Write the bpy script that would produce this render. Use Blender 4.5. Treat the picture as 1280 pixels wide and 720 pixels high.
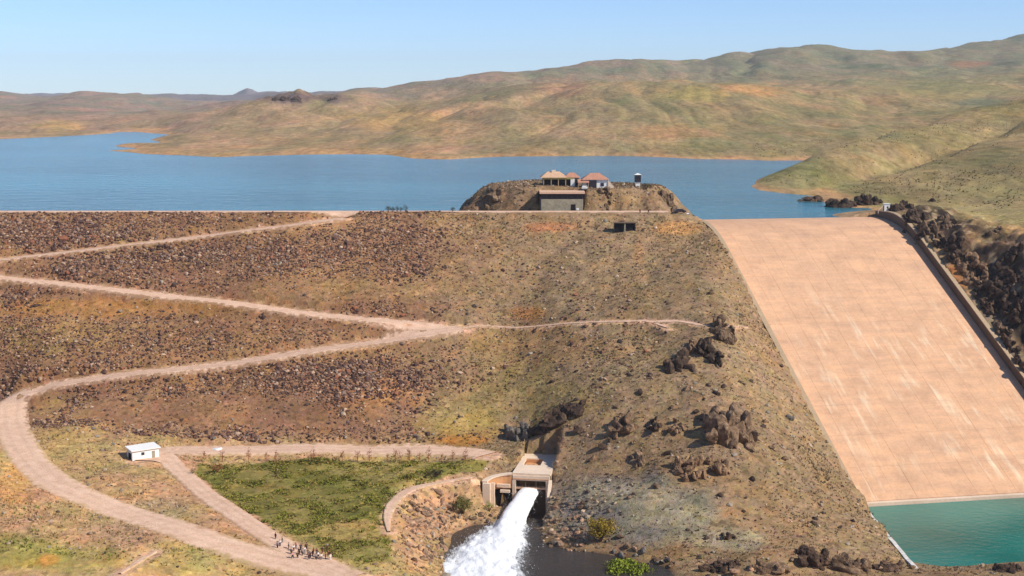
import bpy, bmesh, math, random
import numpy as np
from mathutils import Vector, Matrix, noise as mnoise

for o in list(bpy.data.objects):
    bpy.data.objects.remove(o, do_unlink=True)
random.seed(7)
RNG = np.random.default_rng(11)
SC = bpy.context.scene
COL = SC.collection

# ------------------------------------------------------------------ camera, sky, sun, exposure
FPX, PITCH, CAMZ = 1758.0, math.radians(7.71), 100.0      # focal length in px of a 1280 px frame
cam_d = bpy.data.cameras.new('camera')
cam_d.lens = 36.0 * FPX / 1280.0
cam_d.clip_start, cam_d.clip_end = 1.0, 60000.0
cam = bpy.data.objects.new('camera', cam_d)
cam.location = (0, 0, CAMZ)
cam.rotation_euler = (math.pi / 2 - PITCH, 0, 0)
COL.objects.link(cam)
SC.camera = cam

SUN_DIR = Vector((0.76, -0.36, 0.68)).normalized()         # towards the sun
SUN_EL = math.asin(SUN_DIR.z)
SUN_ROT = math.atan2(SUN_DIR.x, SUN_DIR.y)
world = bpy.data.worlds.new('World')
SC.world = world
world.use_nodes = True
wn = world.node_tree.nodes
sky = wn.new('ShaderNodeTexSky')
sky.sky_type = 'NISHITA'
sky.sun_disc = False
sky.sun_elevation = SUN_EL
sky.sun_rotation = SUN_ROT
sky.altitude = 1500
sky.air_density = 0.76
sky.dust_density = 0.5
sky.ozone_density = 6.5
wn['Background'].inputs['Strength'].default_value = 0.142
world.node_tree.links.new(sky.outputs['Color'], wn['Background'].inputs['Color'])
sun_d = bpy.data.lights.new('sun', 'SUN')
sun_d.energy = 4.5
sun_d.angle = math.radians(0.5)
sun_d.color = (1.0, 0.93, 0.82)
sun = bpy.data.objects.new('sun', sun_d)
sun.rotation_euler = SUN_DIR.to_track_quat('Z', 'Y').to_euler()
sun.location = (300, -200, 600)
COL.objects.link(sun)
SC.view_settings.view_transform = 'Standard'
SC.view_settings.look = 'None'
SC.view_settings.gamma = 1.0
SC.view_settings.exposure = 0.22
SC.view_settings.use_curve_mapping = False
SC.cycles.max_bounces = 6
SC.cycles.volume_bounces = 0
SC.cycles.transparent_max_bounces = 8

# ------------------------------------------------------------------ surveying helpers
CP, SP = math.cos(PITCH), math.sin(PITCH)


def point(px, py, Y=None, z=None):
    """Ground position of a survey mark sighted at (px, py), at a known distance Y or height z."""
    t = math.tan(PITCH + math.atan((py - 360.0) / FPX))
    if Y is None:
        Y = (CAMZ - z) / t
    else:
        z = CAMZ - Y * t
    d = Y * CP + (CAMZ - z) * SP
    return ((px - 640.0) / FPX * d, Y, z)


def smooth(x, a, b):
    t = np.clip((np.asarray(x, float) - a) / (b - a), 0, 1)
    return t * t * (3 - 2 * t)


def _hash(ix, iy, seed):
    h = (ix.astype(np.int64) * 374761393 + iy.astype(np.int64) * 668265263 + seed * 974634777) & 0xFFFFFFFF
    h = ((h ^ (h >> 13)) * 1274126177) & 0xFFFFFFFF
    return ((h ^ (h >> 16)) & 0xFFFF) / 65535.0


def vnoise(x, y, seed=0):
    x, y = np.asarray(x, float), np.asarray(y, float)
    ix, iy = np.floor(x), np.floor(y)
    fx, fy = x - ix, y - iy
    fx, fy = fx * fx * fx * (fx * (fx * 6 - 15) + 10), fy * fy * fy * (fy * (fy * 6 - 15) + 10)
    a, b = _hash(ix, iy, seed), _hash(ix + 1, iy, seed)
    c, d = _hash(ix, iy + 1, seed), _hash(ix + 1, iy + 1, seed)
    return (a + (b - a) * fx) * (1 - fy) + (c + (d - c) * fx) * fy


def fbm(x, y, octs=4, seed=0, gain=0.5):
    s, amp, tot = 0, 1.0, 0
    for k in range(octs):
        s = s + amp * (vnoise(x * 2 ** k + 17.3 * k, y * 2 ** k - 9.1 * k, seed + k) - 0.5)
        tot += amp
        amp *= gain
    return s / tot * 2            # about -1..1


def ridged(x, y, octs=4, seed=0):
    s, amp, tot = 0, 1.0, 0
    for k in range(octs):
        s = s + amp * (1 - np.abs(2 * vnoise(x * 2 ** k + 5.7 * k, y * 2 ** k + 3.3 * k, seed + k) - 1))
        tot += amp
        amp *= 0.5
    return s / tot                # 0..1


class Field:
    """Smooth surface through scattered heights (linear radial basis), kept on a regular grid."""

    def __init__(self, pts, x0, x1, nx, y0, y1, ny, blur=1):
        P = np.array(pts, float)
        xy, z = P[:, :2], P[:, 2]
        n = len(P)
        A = np.sqrt(((xy[:, None] - xy[None]) ** 2).sum(-1))
        M = np.zeros((n + 3, n + 3))
        M[:n, :n] = A - np.eye(n) * 0.05
        M[:n, n] = 1
        M[:n, n + 1:] = xy / 500
        M[n:, :n] = M[:n, n:].T
        w = np.linalg.lstsq(M, np.concatenate([z, [0, 0, 0]]), rcond=None)[0]
        gx, gy = np.linspace(x0, x1, nx), np.linspace(y0, y1, ny)
        G = np.empty((ny, nx))
        for j, yy in enumerate(gy):
            r = np.sqrt((gx[:, None] - xy[None, :, 0]) ** 2 + (yy - xy[None, :, 1]) ** 2)
            G[j] = r @ w[:n] + w[n] + (gx * w[n + 1] + yy * w[n + 2]) / 500
        for _ in range(blur):
            Q = np.pad(G, 1, mode='edge')
            G = (Q[:-2, 1:-1] + 2 * Q[1:-1, 1:-1] + Q[2:, 1:-1]) / 4
            Q = np.pad(G, 1, mode='edge')
            G = (Q[1:-1, :-2] + 2 * Q[1:-1, 1:-1] + Q[1:-1, 2:]) / 4
        self.G, self.x0, self.y0 = G, x0, y0
        self.dx, self.dy = gx[1] - gx[0], gy[1] - gy[0]

    def __call__(self, x, y):
        ny, nx = self.G.shape
        fx = np.clip((np.asarray(x, float) - self.x0) / self.dx, 0, nx - 1.001)
        fy = np.clip((np.asarray(y, float) - self.y0) / self.dy, 0, ny - 1.001)
        i, j = fx.astype(int), fy.astype(int)
        a, b = fx - i, fy - j
        G = self.G
        return (G[j, i] * (1 - a) + G[j, i + 1] * a) * (1 - b) + (G[j + 1, i] * (1 - a) + G[j + 1, i + 1] * a) * b


# ------------------------------------------------------------------ spillway survey
SPX, SPY, SPT, SPM, SPR, SPW, SPS, SPZ = 67.2, 512.3, 0.194, 0.521, 32.8, 72.5, 141.2, 55.36
SPV = np.array([math.sin(SPT), -math.cos(SPT)])
SPU = np.array([math.cos(SPT), math.sin(SPT)])
POOL_Z = -10.0
LAKE_Z = 55.0
OX, OY, OZ = 5.16, 368.0, -3.2              # outlet portal
CREST_Z, CREST_Y = 59.3, 500.0


def chute_z(s):
    s = np.asarray(s, float)
    return SPZ - np.where(s < SPR, SPM * np.maximum(s, 0) ** 2 / (2 * SPR), SPM * (s - SPR / 2))


def sp_world(off, s):
    return SPX + SPU[0] * off + SPV[0] * s, SPY + SPU[1] * off + SPV[1] * s


def sp_local(X, Y):
    dx, dy = X - SPX, Y - SPY
    return dx * SPU[0] + dy * SPU[1], dx * SPV[0] + dy * SPV[1]


# ------------------------------------------------------------------ near ground left of the spillway
def near_points():
    P = []
    A = lambda px, py, **k: P.append(point(px, py, **k))
    # dam face: 1 in 1.85 from crest to toe
    for X in range(-420, -10, 45):
        for z in (70, 59.3, 45, 31, 17, 6, 2.5):
            if z < 12 and X < -100:
                continue
            P.append((X, CREST_Y - (CREST_Z - z) / 0.54, z))
    # hillside columns: foot -> crest
    for px, Yf, zf, kx in ((650, 393, 1.5, .0), (700, 354, -7.5, .0), (740, 340, -8.6, .5), (800, 324, -9.5, 1.0), (850, 319, -9.5, 2.), (900, 315, -9.5, 3.)):
        for t in np.linspace(0.03, 1.12, 11):
            Y = Yf + (503 - Yf) * t
            z = zf + (58.5 - zf) * t + kx * math.sin(min(t, 1) * math.pi)
            P.append(((px - 640) / FPX * (Y * CP + (CAMZ - z) * SP), Y, z))
    # ridge beside the chute wall and along the tail pool
    for s in np.arange(4, 142, 9.0):
        x, y = sp_world(-1.6, s)
        P.append((x, y, float(chute_z(s)) + 1.0 + 3.4 * min(1, s / 40) + 1.0 * math.sin(s * .05)))
    P += [(64, 514, 57.2), (62, 505, 58.2), (93, 366, -4.5), (93.5, 348, -7.2), (94, 330, -8.6), (95, 318, -9.2), (80, 322, -7.6), (66, 330, -5), (85, 350, -3.5)]
    for x in (100, 120, 160, 220):
        P += [(x, 318, -7.2 if x > 104 else -9.0), (x, 300, -7), (x, 308, -7), (x, 331, -13), (x, 360, -14)]
    # valley floor
    for px, py, z in ((250, 590, -0.6), (330, 583, -0.8), (430, 582, -1), (550, 584, -1), (300, 610, -1.2), (380, 640, -2), (480, 640, -2), (470, 690, -3.4),
                      (400, 660, -2.5), (440, 610, -1.6), (190, 562, 1.6), (300, 556, 1.6), (450, 555, 1.6), (600, 556, 1.8), (240, 573, 1.2), (400, 569, 1.1), (590, 572, 1.1),
                      (10, 500, 8.6), (5, 530, 6.6), (30, 575, 4), (70, 605, 2.4), (150, 641, 0.3), (300, 686, -2.2), (440, 716, -3.8),
                      (178, 572, 2.0), (120, 560, 4.2), (75, 505, 9), (110, 535, 6.4), (150, 600, 2.6), (250, 650, -.4), (330, 690, -2.5),
                      (0, 600, 4.6), (0, 650, 2.6), (0, 690, .8), (90, 655, 1.6), (120, 690, -.5), (180, 690, -.8), (250, 712, -3.4), (0, 720, -2.2),
                      (-150, 560, 8), (-150, 640, 5), (-150, 720, 0), (-300, 560, 10), (-300, 700, 4),
                      # ring of riprap round the plunge pool
                      (484, 650, -2.4), (492, 625, -1.4), (520, 608, -.6), (560, 601, -.2), (592, 598, 0), (510, 660, -4.3), (530, 640, -4.4), (545, 668, -7.6), (560, 630, -4.4),
                      (590, 625, -4.6), (556, 652, -9.2), (545, 690, -9.4), (520, 690, -6.2), (500, 700, -4.6), (500, 716, -5), (545, 716, -9),
                      (600, 637, -8.0), (620, 640, -8.3), (585, 640, -7.8), (610, 649, -9.2), (590, 651, -9.3), (570, 648, -8.8), (640, 652, -9.6), (625, 632, -8), (640, 640, -8.6),
                      (580, 680, -12.5), (625, 676, -13), (640, 690, -13.5), (600, 710, -13), (700, 708, -13), (760, 712, -12.5), (820, 722, -12),
                      (680, 672, -9.3), (690, 640, -7.5), (690, 685, -10.2), (725, 680, -8.8), (760, 690, -9.6), (790, 699, -9.6), (840, 715, -9.6), (700, 655, -8.4),
                      (900, 716, -8.6), (1000, 716, -8.2), (1000, 690, -4.2), (1080, 700, -7.4), (1120, 708, -8.8), (950, 700, -5.6)):
        A(px, py, z=z)
    # towards the camera hill
    for x in (-300, -200, -120, -60, 0, 60, 120, 200):
        k = 6 if x < -40 else 0
        P += [(x, 285, (-6 if x < -60 else -12.5 if x < 60 else -8)), (x, 262, -8 + k), (x, 200, 2 + k), (x, 140, 24), (x, 70, 62), (x, 25, 86), (x, 5, 96), (x, -60, 97)]
    for x in (-420, 420):
        P += [(x, 350, 12), (x, 260, 12), (x, 140, 40), (x, 20, 92), (x, -60, 97)]
    return P


GF = Field(near_points(), -440, 240, 341, -60, 560, 311, blur=1)


# ------------------------------------------------------------------ right hillside and the far country, heights in (bearing, log distance)
def polar(X, Y):
    return X / Y * FPX, 1200.0 * np.log(Y)


def far_points():
    P = []

    def A(px, py, **k):
        X, Y, z = point(px, py, **k)
        u, v = polar(X, Y)
        P.append((u, v, z))

    def W(X, Y, z):
        u, v = polar(X, Y)
        P.append((u, v, z))
    # beside the right wall
    for s in np.arange(-14, 200, 10.0):
        zc = float(chute_z(min(s, 150)))
        for off, dz in ((1.2, 3.4), (6, 4.0), (11, 6.0 + 1.2 * math.sin(s * .13))):
            x, y = sp_world(SPW + off, s)
            if s < 12:
                dz = dz * (.45 + .55 * max(s + 14, 0) / 26)
            W(x, y, zc + dz)
    for s in (170, 200):
        x, y = sp_world(SPW + 60, s)
        W(x, y, 4)
    # lake bed
    for px in (-400, -200, 0, 150, 300, 450, 600, 700, 800, 880):
        for Y in (470, 560, 640, 760, 880, 980):
            W((px - 640) / FPX * Y, Y, 38)
    for px in (-400, -200, -50, 50, 110):
        for Y in (1100, 1250, 1400):
            W((px - 640) / FPX * Y, Y, 42)
    for px, Y in ((905, 560), (940, 560), (975, 560), (930, 620), (960, 620), (985, 600), (905, 680), (905, 760), (930, 850), (960, 900), (1000, 910), (940, 960), (900, 980), (970, 800), (920, 900), (160, 1480), (190, 1700), (150, 1600), (120, 1500), (1005, 570)):
        W((px - 640) / FPX * Y, Y, 46)
    # shore lines
    for px, py in ((-300, 176), (-150, 175), (0, 173.5), (78, 170), (129, 164.5), (176, 161.5), (215, 162.5),
                   (121, 187), (180, 192), (270, 196), (351, 193.5), (430, 192), (500, 192), (520, 198), (560, 199), (590, 197), (640, 195), (700, 194.5), (760, 194), (830, 196), (870, 198.5), (960, 200.5),
                   (936, 232), (944, 237), (975, 241), (1005, 242), (1000, 250), (1020, 258), (1035, 267)):
        A(px, py, z=55.3)
    # far left country
    for px, py, Y in ((-300, 150, 1800), (-150, 152, 1800), (0, 152, 1780), (60, 152, 1800), (110, 150, 1950), (160, 148, 2200), (200, 148, 2400), (250, 146, 2600), (290, 142, 2900),
                      (-300, 124, 3000), (0, 127, 3200), (50, 130, 3200), (100, 132, 3300), (200, 136, 3600), (300, 137, 4200), (340, 137, 4200), (20, 140, 2300), (100, 142, 2500), (180, 141, 2800),
                      (-300, 105, 6000), (-150, 108, 6000), (0, 111, 6000), (30, 117, 6000), (60, 121, 6100), (100, 123, 6200), (160, 124, 6300), (220, 126, 6400), (280, 128, 6500),
                      (285, 127, 9500), (300, 121, 9800), (312, 116, 10000), (325, 117.5, 10000), (340, 121, 10000), (370, 124, 10000), (420, 124, 10000), (200, 126, 9800), (0, 122, 10000)):
        A(px, py, Y=Y)
    # peninsula
    for px, py, Y in ((156, 177, 1330), (215, 166, 1520), (273, 151, 1750), (312, 140, 2000), (335, 128, 2250), (350, 123, 2350), (380, 119, 2420), (410, 124, 2500), (425, 121, 2650),
                      (200, 184, 1270), (250, 178, 1330), (300, 170, 1430), (300, 184, 1260), (350, 160, 1600), (400, 155, 1700), (400, 178, 1320), (450, 140, 2050), (480, 150, 1750), (500, 175, 1300), (540, 160, 1500), (560, 180, 1230), (400, 140, 2100), (600, 178, 1230), (640, 170, 1300),
                      (540, 188, 1150), (330, 147, 1900)):
        A(px, py, Y=Y)
    # main ridge behind
    for px, py, Y in ((440, 117, 2900), (470, 108.5, 3150), (500, 105, 3300), (520, 101, 3400), (560, 97, 3500), (600, 92, 3600), (640, 88, 3600), (700, 85.5, 3700), (760, 82, 3800), (850, 79, 4000), (880, 76.5, 4100), (905, 69.5, 4250), (925, 66.5, 4300), (950, 67, 4400), (985, 72, 4500), (1005, 66, 4550), (1025, 62, 4600), (1060, 60, 4700), (1120, 58, 4800), (1180, 56, 4900), (1205, 52, 4950), (1230, 47, 5000), (1280, 42, 5200), (1400, 28, 5400), (1600, 20, 5500), (1800, 15, 5600),
                      (520, 128, 2500), (600, 122, 2700), (680, 112, 2900), (760, 104, 3100), (840, 102, 3100), (920, 92, 3300), (1000, 86, 3500), (1080, 80, 3600), (1160, 74, 3800), (1240, 66, 4000), (1300, 62, 4000),
                      (1000, 104, 2700), (1080, 98, 2800), (1150, 93, 2900), (1220, 90, 2900), (1290, 85, 3000), (1100, 112, 2350), (1180, 108, 2350), (1260, 106, 2350), (1190, 122, 1950), (1240, 124, 1900), (1290, 122, 1850), (1500, 80, 2400)):
        A(px, py, Y=Y)
    for px in range(0, 1700, 200):
        W((px - 640) / FPX * 9000, 9000, 100)
        W((px - 640) / FPX * 7800, 7800, 100 if px < 400 else 140)
    # dome
    for px, py, Y in ((560, 153, 1750), (600, 146, 1800), (640, 137, 1850), (680, 127, 1900), (720, 116, 1950), (760, 108, 1980), (800, 101, 2000), (850, 95.5, 2000), (900, 97, 2000), (950, 104, 2000), (1000, 113, 1950), (1060, 124, 1900), (1120, 134, 1800), (1160, 141, 1750), (1210, 134, 1750),
                      (620, 165, 1350), (700, 160, 1380), (760, 150, 1450), (820, 135, 1580), (880, 130, 1600), (940, 138, 1500), (700, 182, 1150), (760, 178, 1180), (820, 178, 1180), (880, 178, 1170), (940, 180, 1150), (980, 165, 1250), (1020, 155, 1400), (1060, 150, 1480), (1100, 150, 1520), (740, 170, 1250), (860, 155, 1380),
                      (1000, 190, 1080), (1040, 185, 1090), (1090, 172, 1180), (1140, 158, 1330), (1190, 150, 1420), (1240, 142, 1450), (1290, 136, 1480)):
        A(px, py, Y=Y)
    for px, z in ((700, 112), (800, 118), (880, 120), (960, 120)):
        W((px - 640) / FPX * 2500, 2500, z)
    # first spur (crest, face), second spur (crest, face)
    for px, py, Y in ((948, 229, 735), (970, 217, 755), (1000, 202, 790), (1030, 190, 825), (1060, 178, 860), (1120, 160, 940), (1180, 143, 1030), (1230, 135, 1090), (1280, 131, 1150), (1400, 108, 1250),
                      (975, 232, 705), (1000, 226, 715), (1050, 218, 730), (1050, 205, 765), (1100, 203, 765), (1130, 183, 830), (1180, 181, 830), (1210, 160, 930), (1250, 160, 910),
                      (1020, 238, 690), (1060, 231, 700), (1270, 152, 930),
                      (1055, 239, 668), (1080, 230, 690), (1110, 219, 712), (1160, 200, 750), (1220, 176, 795), (1280, 151, 850), (1400, 104, 950),
                      (1040, 246, 640), (1060, 248, 625), (1100, 244, 620), (1140, 235, 632), (1200, 222, 640), (1280, 205, 640), (1160, 252, 580), (1220, 250, 575), (1290, 243, 570), (1290, 430, 438), (1290, 380, 446), (1290, 330, 458), (1290, 290, 474), (1290, 262, 510), (1240, 390, 459), (1240, 345, 468), (1240, 300, 482), (1240, 275, 502), (1240, 256, 540), (1200, 340, 476), (1200, 310, 484), (1200, 285, 491), (1200, 265, 515), (1200, 255, 545), (1165, 300, 492), (1165, 281, 499), (1165, 262, 530), (1130, 280, 503), (1130, 262, 530), (1400, 420, 418), (1400, 330, 440), (1400, 258, 500), (1400, 500, 395), (1600, 400, 410), (1600, 250, 500),
                      (1080, 262, 575), (1120, 262, 565)):
        A(px, py, Y=Y)
    for px, py, Y in ((948, 229, 735), (970, 217, 755), (1000, 202, 790), (1030, 190, 825), (1060, 178, 860), (1120, 160, 940), (1180, 143, 1030), (1230, 135, 1090), (1280, 131, 1150)):
        X, Y, z = point(px, py, Y=Y)
        for dy, k in ((35, .35), (75, .7)):
            W(X * (Y + dy) / Y, Y + dy, z - min(16, (z - 56)) * k)
    for px, py, Y in ((1055, 239, 668), (1080, 230, 690), (1110, 219, 712), (1160, 200, 750), (1220, 176, 795), (1280, 151, 850)):
        X, Y, z = point(px, py, Y=Y)
        for dy, k in ((22, .4), (48, .75)):
            W(X * (Y + dy) / Y, Y + dy, z - min(12, (z - 56.5)) * k)
    for px in (1000, 1050, 1110, 1170, 1230, 1290):
        Y = 985 + (px - 1000) * .9
        W((px - 640) / FPX * Y, Y, 52 + max(px - 1000, 0) * .085)
    return P


FF = Field(far_points(), -1100, 1500, 261, 1200 * math.log(300), 1200 * math.log(14000), 385, blur=1)


def knoll(X, Y):
    # rocky knoll carrying the houses, steep towards the dam crest and the lake
    a = np.abs((X - 21.5) / 40.0)
    b = np.where(Y < 535, (535 - Y) / 21.0, (Y - 535) / 40.0)
    r = (a ** 2.6 + b ** 2.8) ** (1 / 2.7)
    n = 0.22 * fbm(X / 16, Y / 16, 4, 31)
    top = 66.6 + 1.0 * smooth(-np.abs(X - 10), -25, 0)
    return 40 + (top - 40) * (1 - smooth(r + n, 0.76, 1.46))


ROADS = []          # filled below: (polyline Nx3, half width)


def base_height(X, Y):
    X, Y = np.asarray(X, float), np.asarray(Y, float)
    g = GF(X, Y)
    dam = (1 - smooth(X, -40, 10))
    nat = 1 - dam * smooth(Y, 396, 402)
    nearpool = smooth(np.abs(g - POOL_Z), .3, 2.0)
    g = g + nearpool * (fbm(X / 22, Y / 22, 4, 3) * (0.45 + 1.3 * nat * smooth(g, -6, 8)) + fbm(X / 5, Y / 5, 3, 9) * (0.24 + .30 * nat * smooth(g, -6, 6)))
    top = np.where(Y < CREST_Y, 1e3, np.where(Y <= CREST_Y + 8, CREST_Z, CREST_Z - 0.5 * (Y - CREST_Y - 8)))
    left = np.maximum(np.minimum(g, top), np.where(Y > 506, knoll(X, Y), -100))
    left = np.where((Y > 470) & (Y <= CREST_Y + 8) & (X < 63), np.maximum(left, CREST_Z - .62 * np.maximum(0, 499.4 - Y) - 2.0 * np.maximum(0, X - 56)), left)
    u, v = polar(X, np.maximum(Y, 300))
    fr = FF(u, v)
    off, s = sp_local(X, Y)
    pxm = 640 + u
    far_ridge = 0
    for c_, w_, h_ in ((312, 13, 58), (345, 22, 40), (285, 20, 26), (240, 26, 30), (160, 40, 24), (60, 50, 34), (390, 30, 30), (205, 12, 12), (120, 14, 14)):
        far_ridge = far_ridge + h_ * np.exp(-((pxm - c_) / w_) ** 2)
    fr = fr + np.where(Y > 7000, (far_ridge + 12 * fbm(pxm / 12, Y / 900, 4, 300)) * np.exp(-((Y - 10000) / 900.0) ** 2), 0)
    fr = fr + 28 * smooth(pxm, 1120, 1300) * smooth(Y, 3900, 5000)
    jag = np.exp(-((pxm - 368) / 42.0) ** 2) * np.exp(-((Y - 2350) / 320.0) ** 2)
    fr = fr + jag * 26 * (ridged(X / 55, Y / 130, 4, 320) - .42)
    k = np.clip(smooth(fr, 55.5, 66), 0, 1) * smooth(Y, 540, 640) + smooth(off - SPW, 8, 40) * (1 - smooth(Y, 540, 640))
    L = np.clip(Y, 400, 9000)
    amp = np.where(Y < 5800, 0.004 + .0055 * smooth(Y, 950, 1500), .006) * L
    gul = ridged(X / (L ** .8 * .26) + 3 + .6 * fbm(X / 300, Y / 300, 2, 7), Y / (L ** .8 * .9), 5, 21) - .5
    fr = fr + k * amp * (1.0 * fbm(X / (L ** .8 * .5), Y / (L ** .8 * .8), 4, 41) - 0.85 * gul)
    cut = smooth(off - SPW, 4, 9) * (1 - smooth(Y, 505, 560)) * (1 - smooth(off - SPW, 20, 36))
    b1 = vnoise(X / 5.5 + .8 * vnoise(X / 9, Y / 9, 401), Y / 7, 402)
    fr = fr + cut * (2.6 * (np.floor(b1 * 4) / 4 - .4) + 1.6 * (ridged(X / 9, Y / 9, 4, 403) - .5) + .9 * fbm(X / 2.5, Y / 2.5, 2, 404))
    left = np.where(Y > 505, np.maximum(left, np.minimum(fr, 50)), left)
    right_side = off > SPW * .5
    z = np.where(right_side, np.where(Y < 318, np.where(X < 170, g, np.maximum(g, fr)), fr), left)
    z = np.where(Y > 600, fr, z)
    z = np.where((np.abs(X - 18.4) < 8.4) & (Y > 504) & (Y < 517.5), np.minimum(z, CREST_Z), z)
    lx, ly = (X - OX) * .986 + (Y - OY) * -.165, (X - OX) * -.165 + (Y - OY) * -.986
    z = np.where((np.abs(lx) < 5.2) & (ly > -21.5) & (ly < .5), np.minimum(z, -1.6), z)
    z = np.where((lx > -4.9) & (lx < 5.2) & (ly >= -3) & (ly < 16), np.minimum(z, -12.5), z)
    z = np.where((lx > -10.2) & (lx <= -4.9) & (ly >= -.6) & (ly < 3.5), np.minimum(z, -10.8 + .35 * np.maximum(ly - 6, 0) * 0), z)
    z = np.where((lx > -14.5) & (lx <= -4.9) & (ly >= 3.5) & (ly < 9), np.minimum(z, -8.4 + .5 * np.maximum(-12 - lx, 0)), z)
    # tail pool and chute excavation
    inch = (off > -1.3) & (off < SPW + 1.0) & (s > -6) & (s < SPS + 6)
    z = np.where(inch, np.minimum(z, chute_z(np.maximum(s, 0)) - 2.2), z)
    pool = (X > 95.5) & (s > SPS - 2) & (Y > 323 + 1.6 * np.sin(X * .35) + 1.2 * np.sin(X * .9)) & (off < SPW + 1.0)
    z = np.where(pool, -14.0, z)
    return z


def height(X, Y, weights=False):
    X, Y = np.asarray(X, float), np.asarray(Y, float)
    z = base_height(X, Y)
    zf, wf = z.ravel().copy(), np.zeros(z.size)
    num, den = np.zeros(z.size), np.zeros(z.size)
    xf, yf = X.ravel(), Y.ravel()
    for line, hw in ROADS:
        lo, hi = line[:, :2].min(0) - 12, line[:, :2].max(0) + 12
        idx = np.nonzero((xf > lo[0]) & (xf < hi[0]) & (yf > lo[1]) & (yf < hi[1]))[0]
        if not len(idx):
            continue
        x, y = xf[idx], yf[idx]
        best = np.full(x.shape, 1e9)
        zr = np.zeros(x.shape)
        for a, b in zip(line[:-1], line[1:]):
            ci = np.nonzero((np.abs(x - (a[0] + b[0]) / 2) < abs(a[0] - b[0]) / 2 + 11) & (np.abs(y - (a[1] + b[1]) / 2) < abs(a[1] - b[1]) / 2 + 11))[0]
            if not len(ci):
                continue
            d = b[:2] - a[:2]
            t = np.clip(((x[ci] - a[0]) * d[0] + (y[ci] - a[1]) * d[1]) / (d @ d), 0, 1)
            dist = np.hypot(x[ci] - a[0] - d[0] * t, y[ci] - a[1] - d[1] * t)
            sub = dist < best[ci]
            best[ci[sub]] = dist[sub]
            zr[ci[sub]] = a[2] + (b[2] - a[2]) * t[sub]
        w = 1 - smooth(best, hw + 0.3, hw + 3.0)
        num[idx] += w * w * zr
        den[idx] += w * w
        wf[idx] = np.maximum(wf[idx], w)
    m = den > 1e-9
    zf[m] = zf[m] * (1 - wf[m]) + wf[m] * num[m] / den[m]
    if weights:
        return wf.reshape(z.shape)
    return zf.reshape(z.shape)


def height1(x, y):
    return float(height(np.array([x]), np.array([y]))[0])


def sight(px, py, lo=240.0, hi=640.0, fn=None):
    """Where the line of sight through (px, py) meets the ground."""
    fn = fn or height
    t = math.tan(PITCH + math.atan((py - 360.0) / FPX))
    Y = np.arange(lo, hi, 0.2)
    zr = CAMZ - Y * t
    X = (px - 640.0) / FPX * (Y * CP + (CAMZ - zr) * SP)
    g = fn(X, Y)
    hit = np.nonzero(g >= zr)[0]
    i = hit[0] if len(hit) else len(Y) - 1
    return float(X[i]), float(Y[i]), float(g[i])


def resample(P, step):
    P = np.asarray(P, float)
    # Catmull-Rom through the marks
    Q = np.vstack([2 * P[0] - P[1], P, 2 * P[-1] - P[-2]])
    out = []
    for i in range(1, len(Q) - 2):
        p0, p1, p2, p3 = Q[i - 1:i + 3]
        n = max(2, int(np.linalg.norm(p2[:2] - p1[:2]) / step))
        for t in np.arange(n) / n:
            out.append(0.5 * (2 * p1 + (p2 - p0) * t + (2 * p0 - 5 * p1 + 4 * p2 - p3) * t ** 2 + (3 * p1 - p0 - 3 * p2 + p3) * t ** 3))
    out.append(P[-1])
    return np.array(out)


def survey_road(marks, hw, step=3.0, smooth_n=6, carve=True):
    pts = [sight(px, py, fn=base_height) for px, py in marks]
    L = resample(pts, step)
    z = base_height(L[:, 0], L[:, 1])
    for _ in range(smooth_n):
        zp = np.pad(z, 1, mode='edge')
        z = (zp[:-2] + 2 * zp[1:-1] + zp[2:]) / 4
    L[:, 2] = z
    if carve:
        ROADS.append((L, hw))
    return L


ROAD_LINES = [
    ('road', survey_road([(-90, 329), (-40, 328), (0, 325.5), (100, 314), (200, 302), (300, 290), (380, 280), (430, 272)], 2.6), 2.6),
    ('road', survey_road([(-90, 342), (-40, 345), (0, 348), (100, 358), (200, 370), (300, 381), (400, 394), (500, 403.5), (545, 408), (576, 411.5)], 2.9), 2.9),
    ('road', survey_road([(576, 411.5), (550, 416), (520, 421), (430, 434), (330, 449), (230, 462), (150, 470), (80, 480), (40, 489)], 3.2), 3.2),
    ('road', survey_road([(40, 489), (18, 503), (14, 525), (22, 553), (40, 580), (75, 606), (130, 633), (190, 652), (260, 676), (330, 697), (400, 714), (440, 726)], 3.7), 3.7),
    ('road', survey_road([(180, 575), (205, 566), (260, 563), (340, 563), (430, 563), (520, 563), (585, 565), (608, 570)], 3.8), 3.8),
    ('road', survey_road([(205, 570), (222, 588), (250, 613), (290, 640), (330, 667), (370, 690), (410, 706), (440, 722)], 2.3), 2.3),
]
PATH_LINES = [
    ('path', survey_road([(572, 411), (620, 409), (690, 406), (760, 402), (815, 400), (850, 402), (890, 408), (928, 411)], 1.0), 1.0),
    ('path', survey_road([(815, 400), (835, 415), (850, 404)][:2], 1.0), 1.0),
    ('path', survey_road([(486, 668), (484, 645), (495, 624), (520, 609), (560, 601), (590, 599)], 1.2), 1.2),
    ('path', survey_road([(150, 722), (175, 700), (195, 690)], 1.2), 1.2),
]


# ------------------------------------------------------------------ materials
def srgb(*c):
    return tuple((v / 255 / 12.92 if v <= 10 else ((v / 255 + 0.055) / 1.055) ** 2.4) for v in c)


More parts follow.
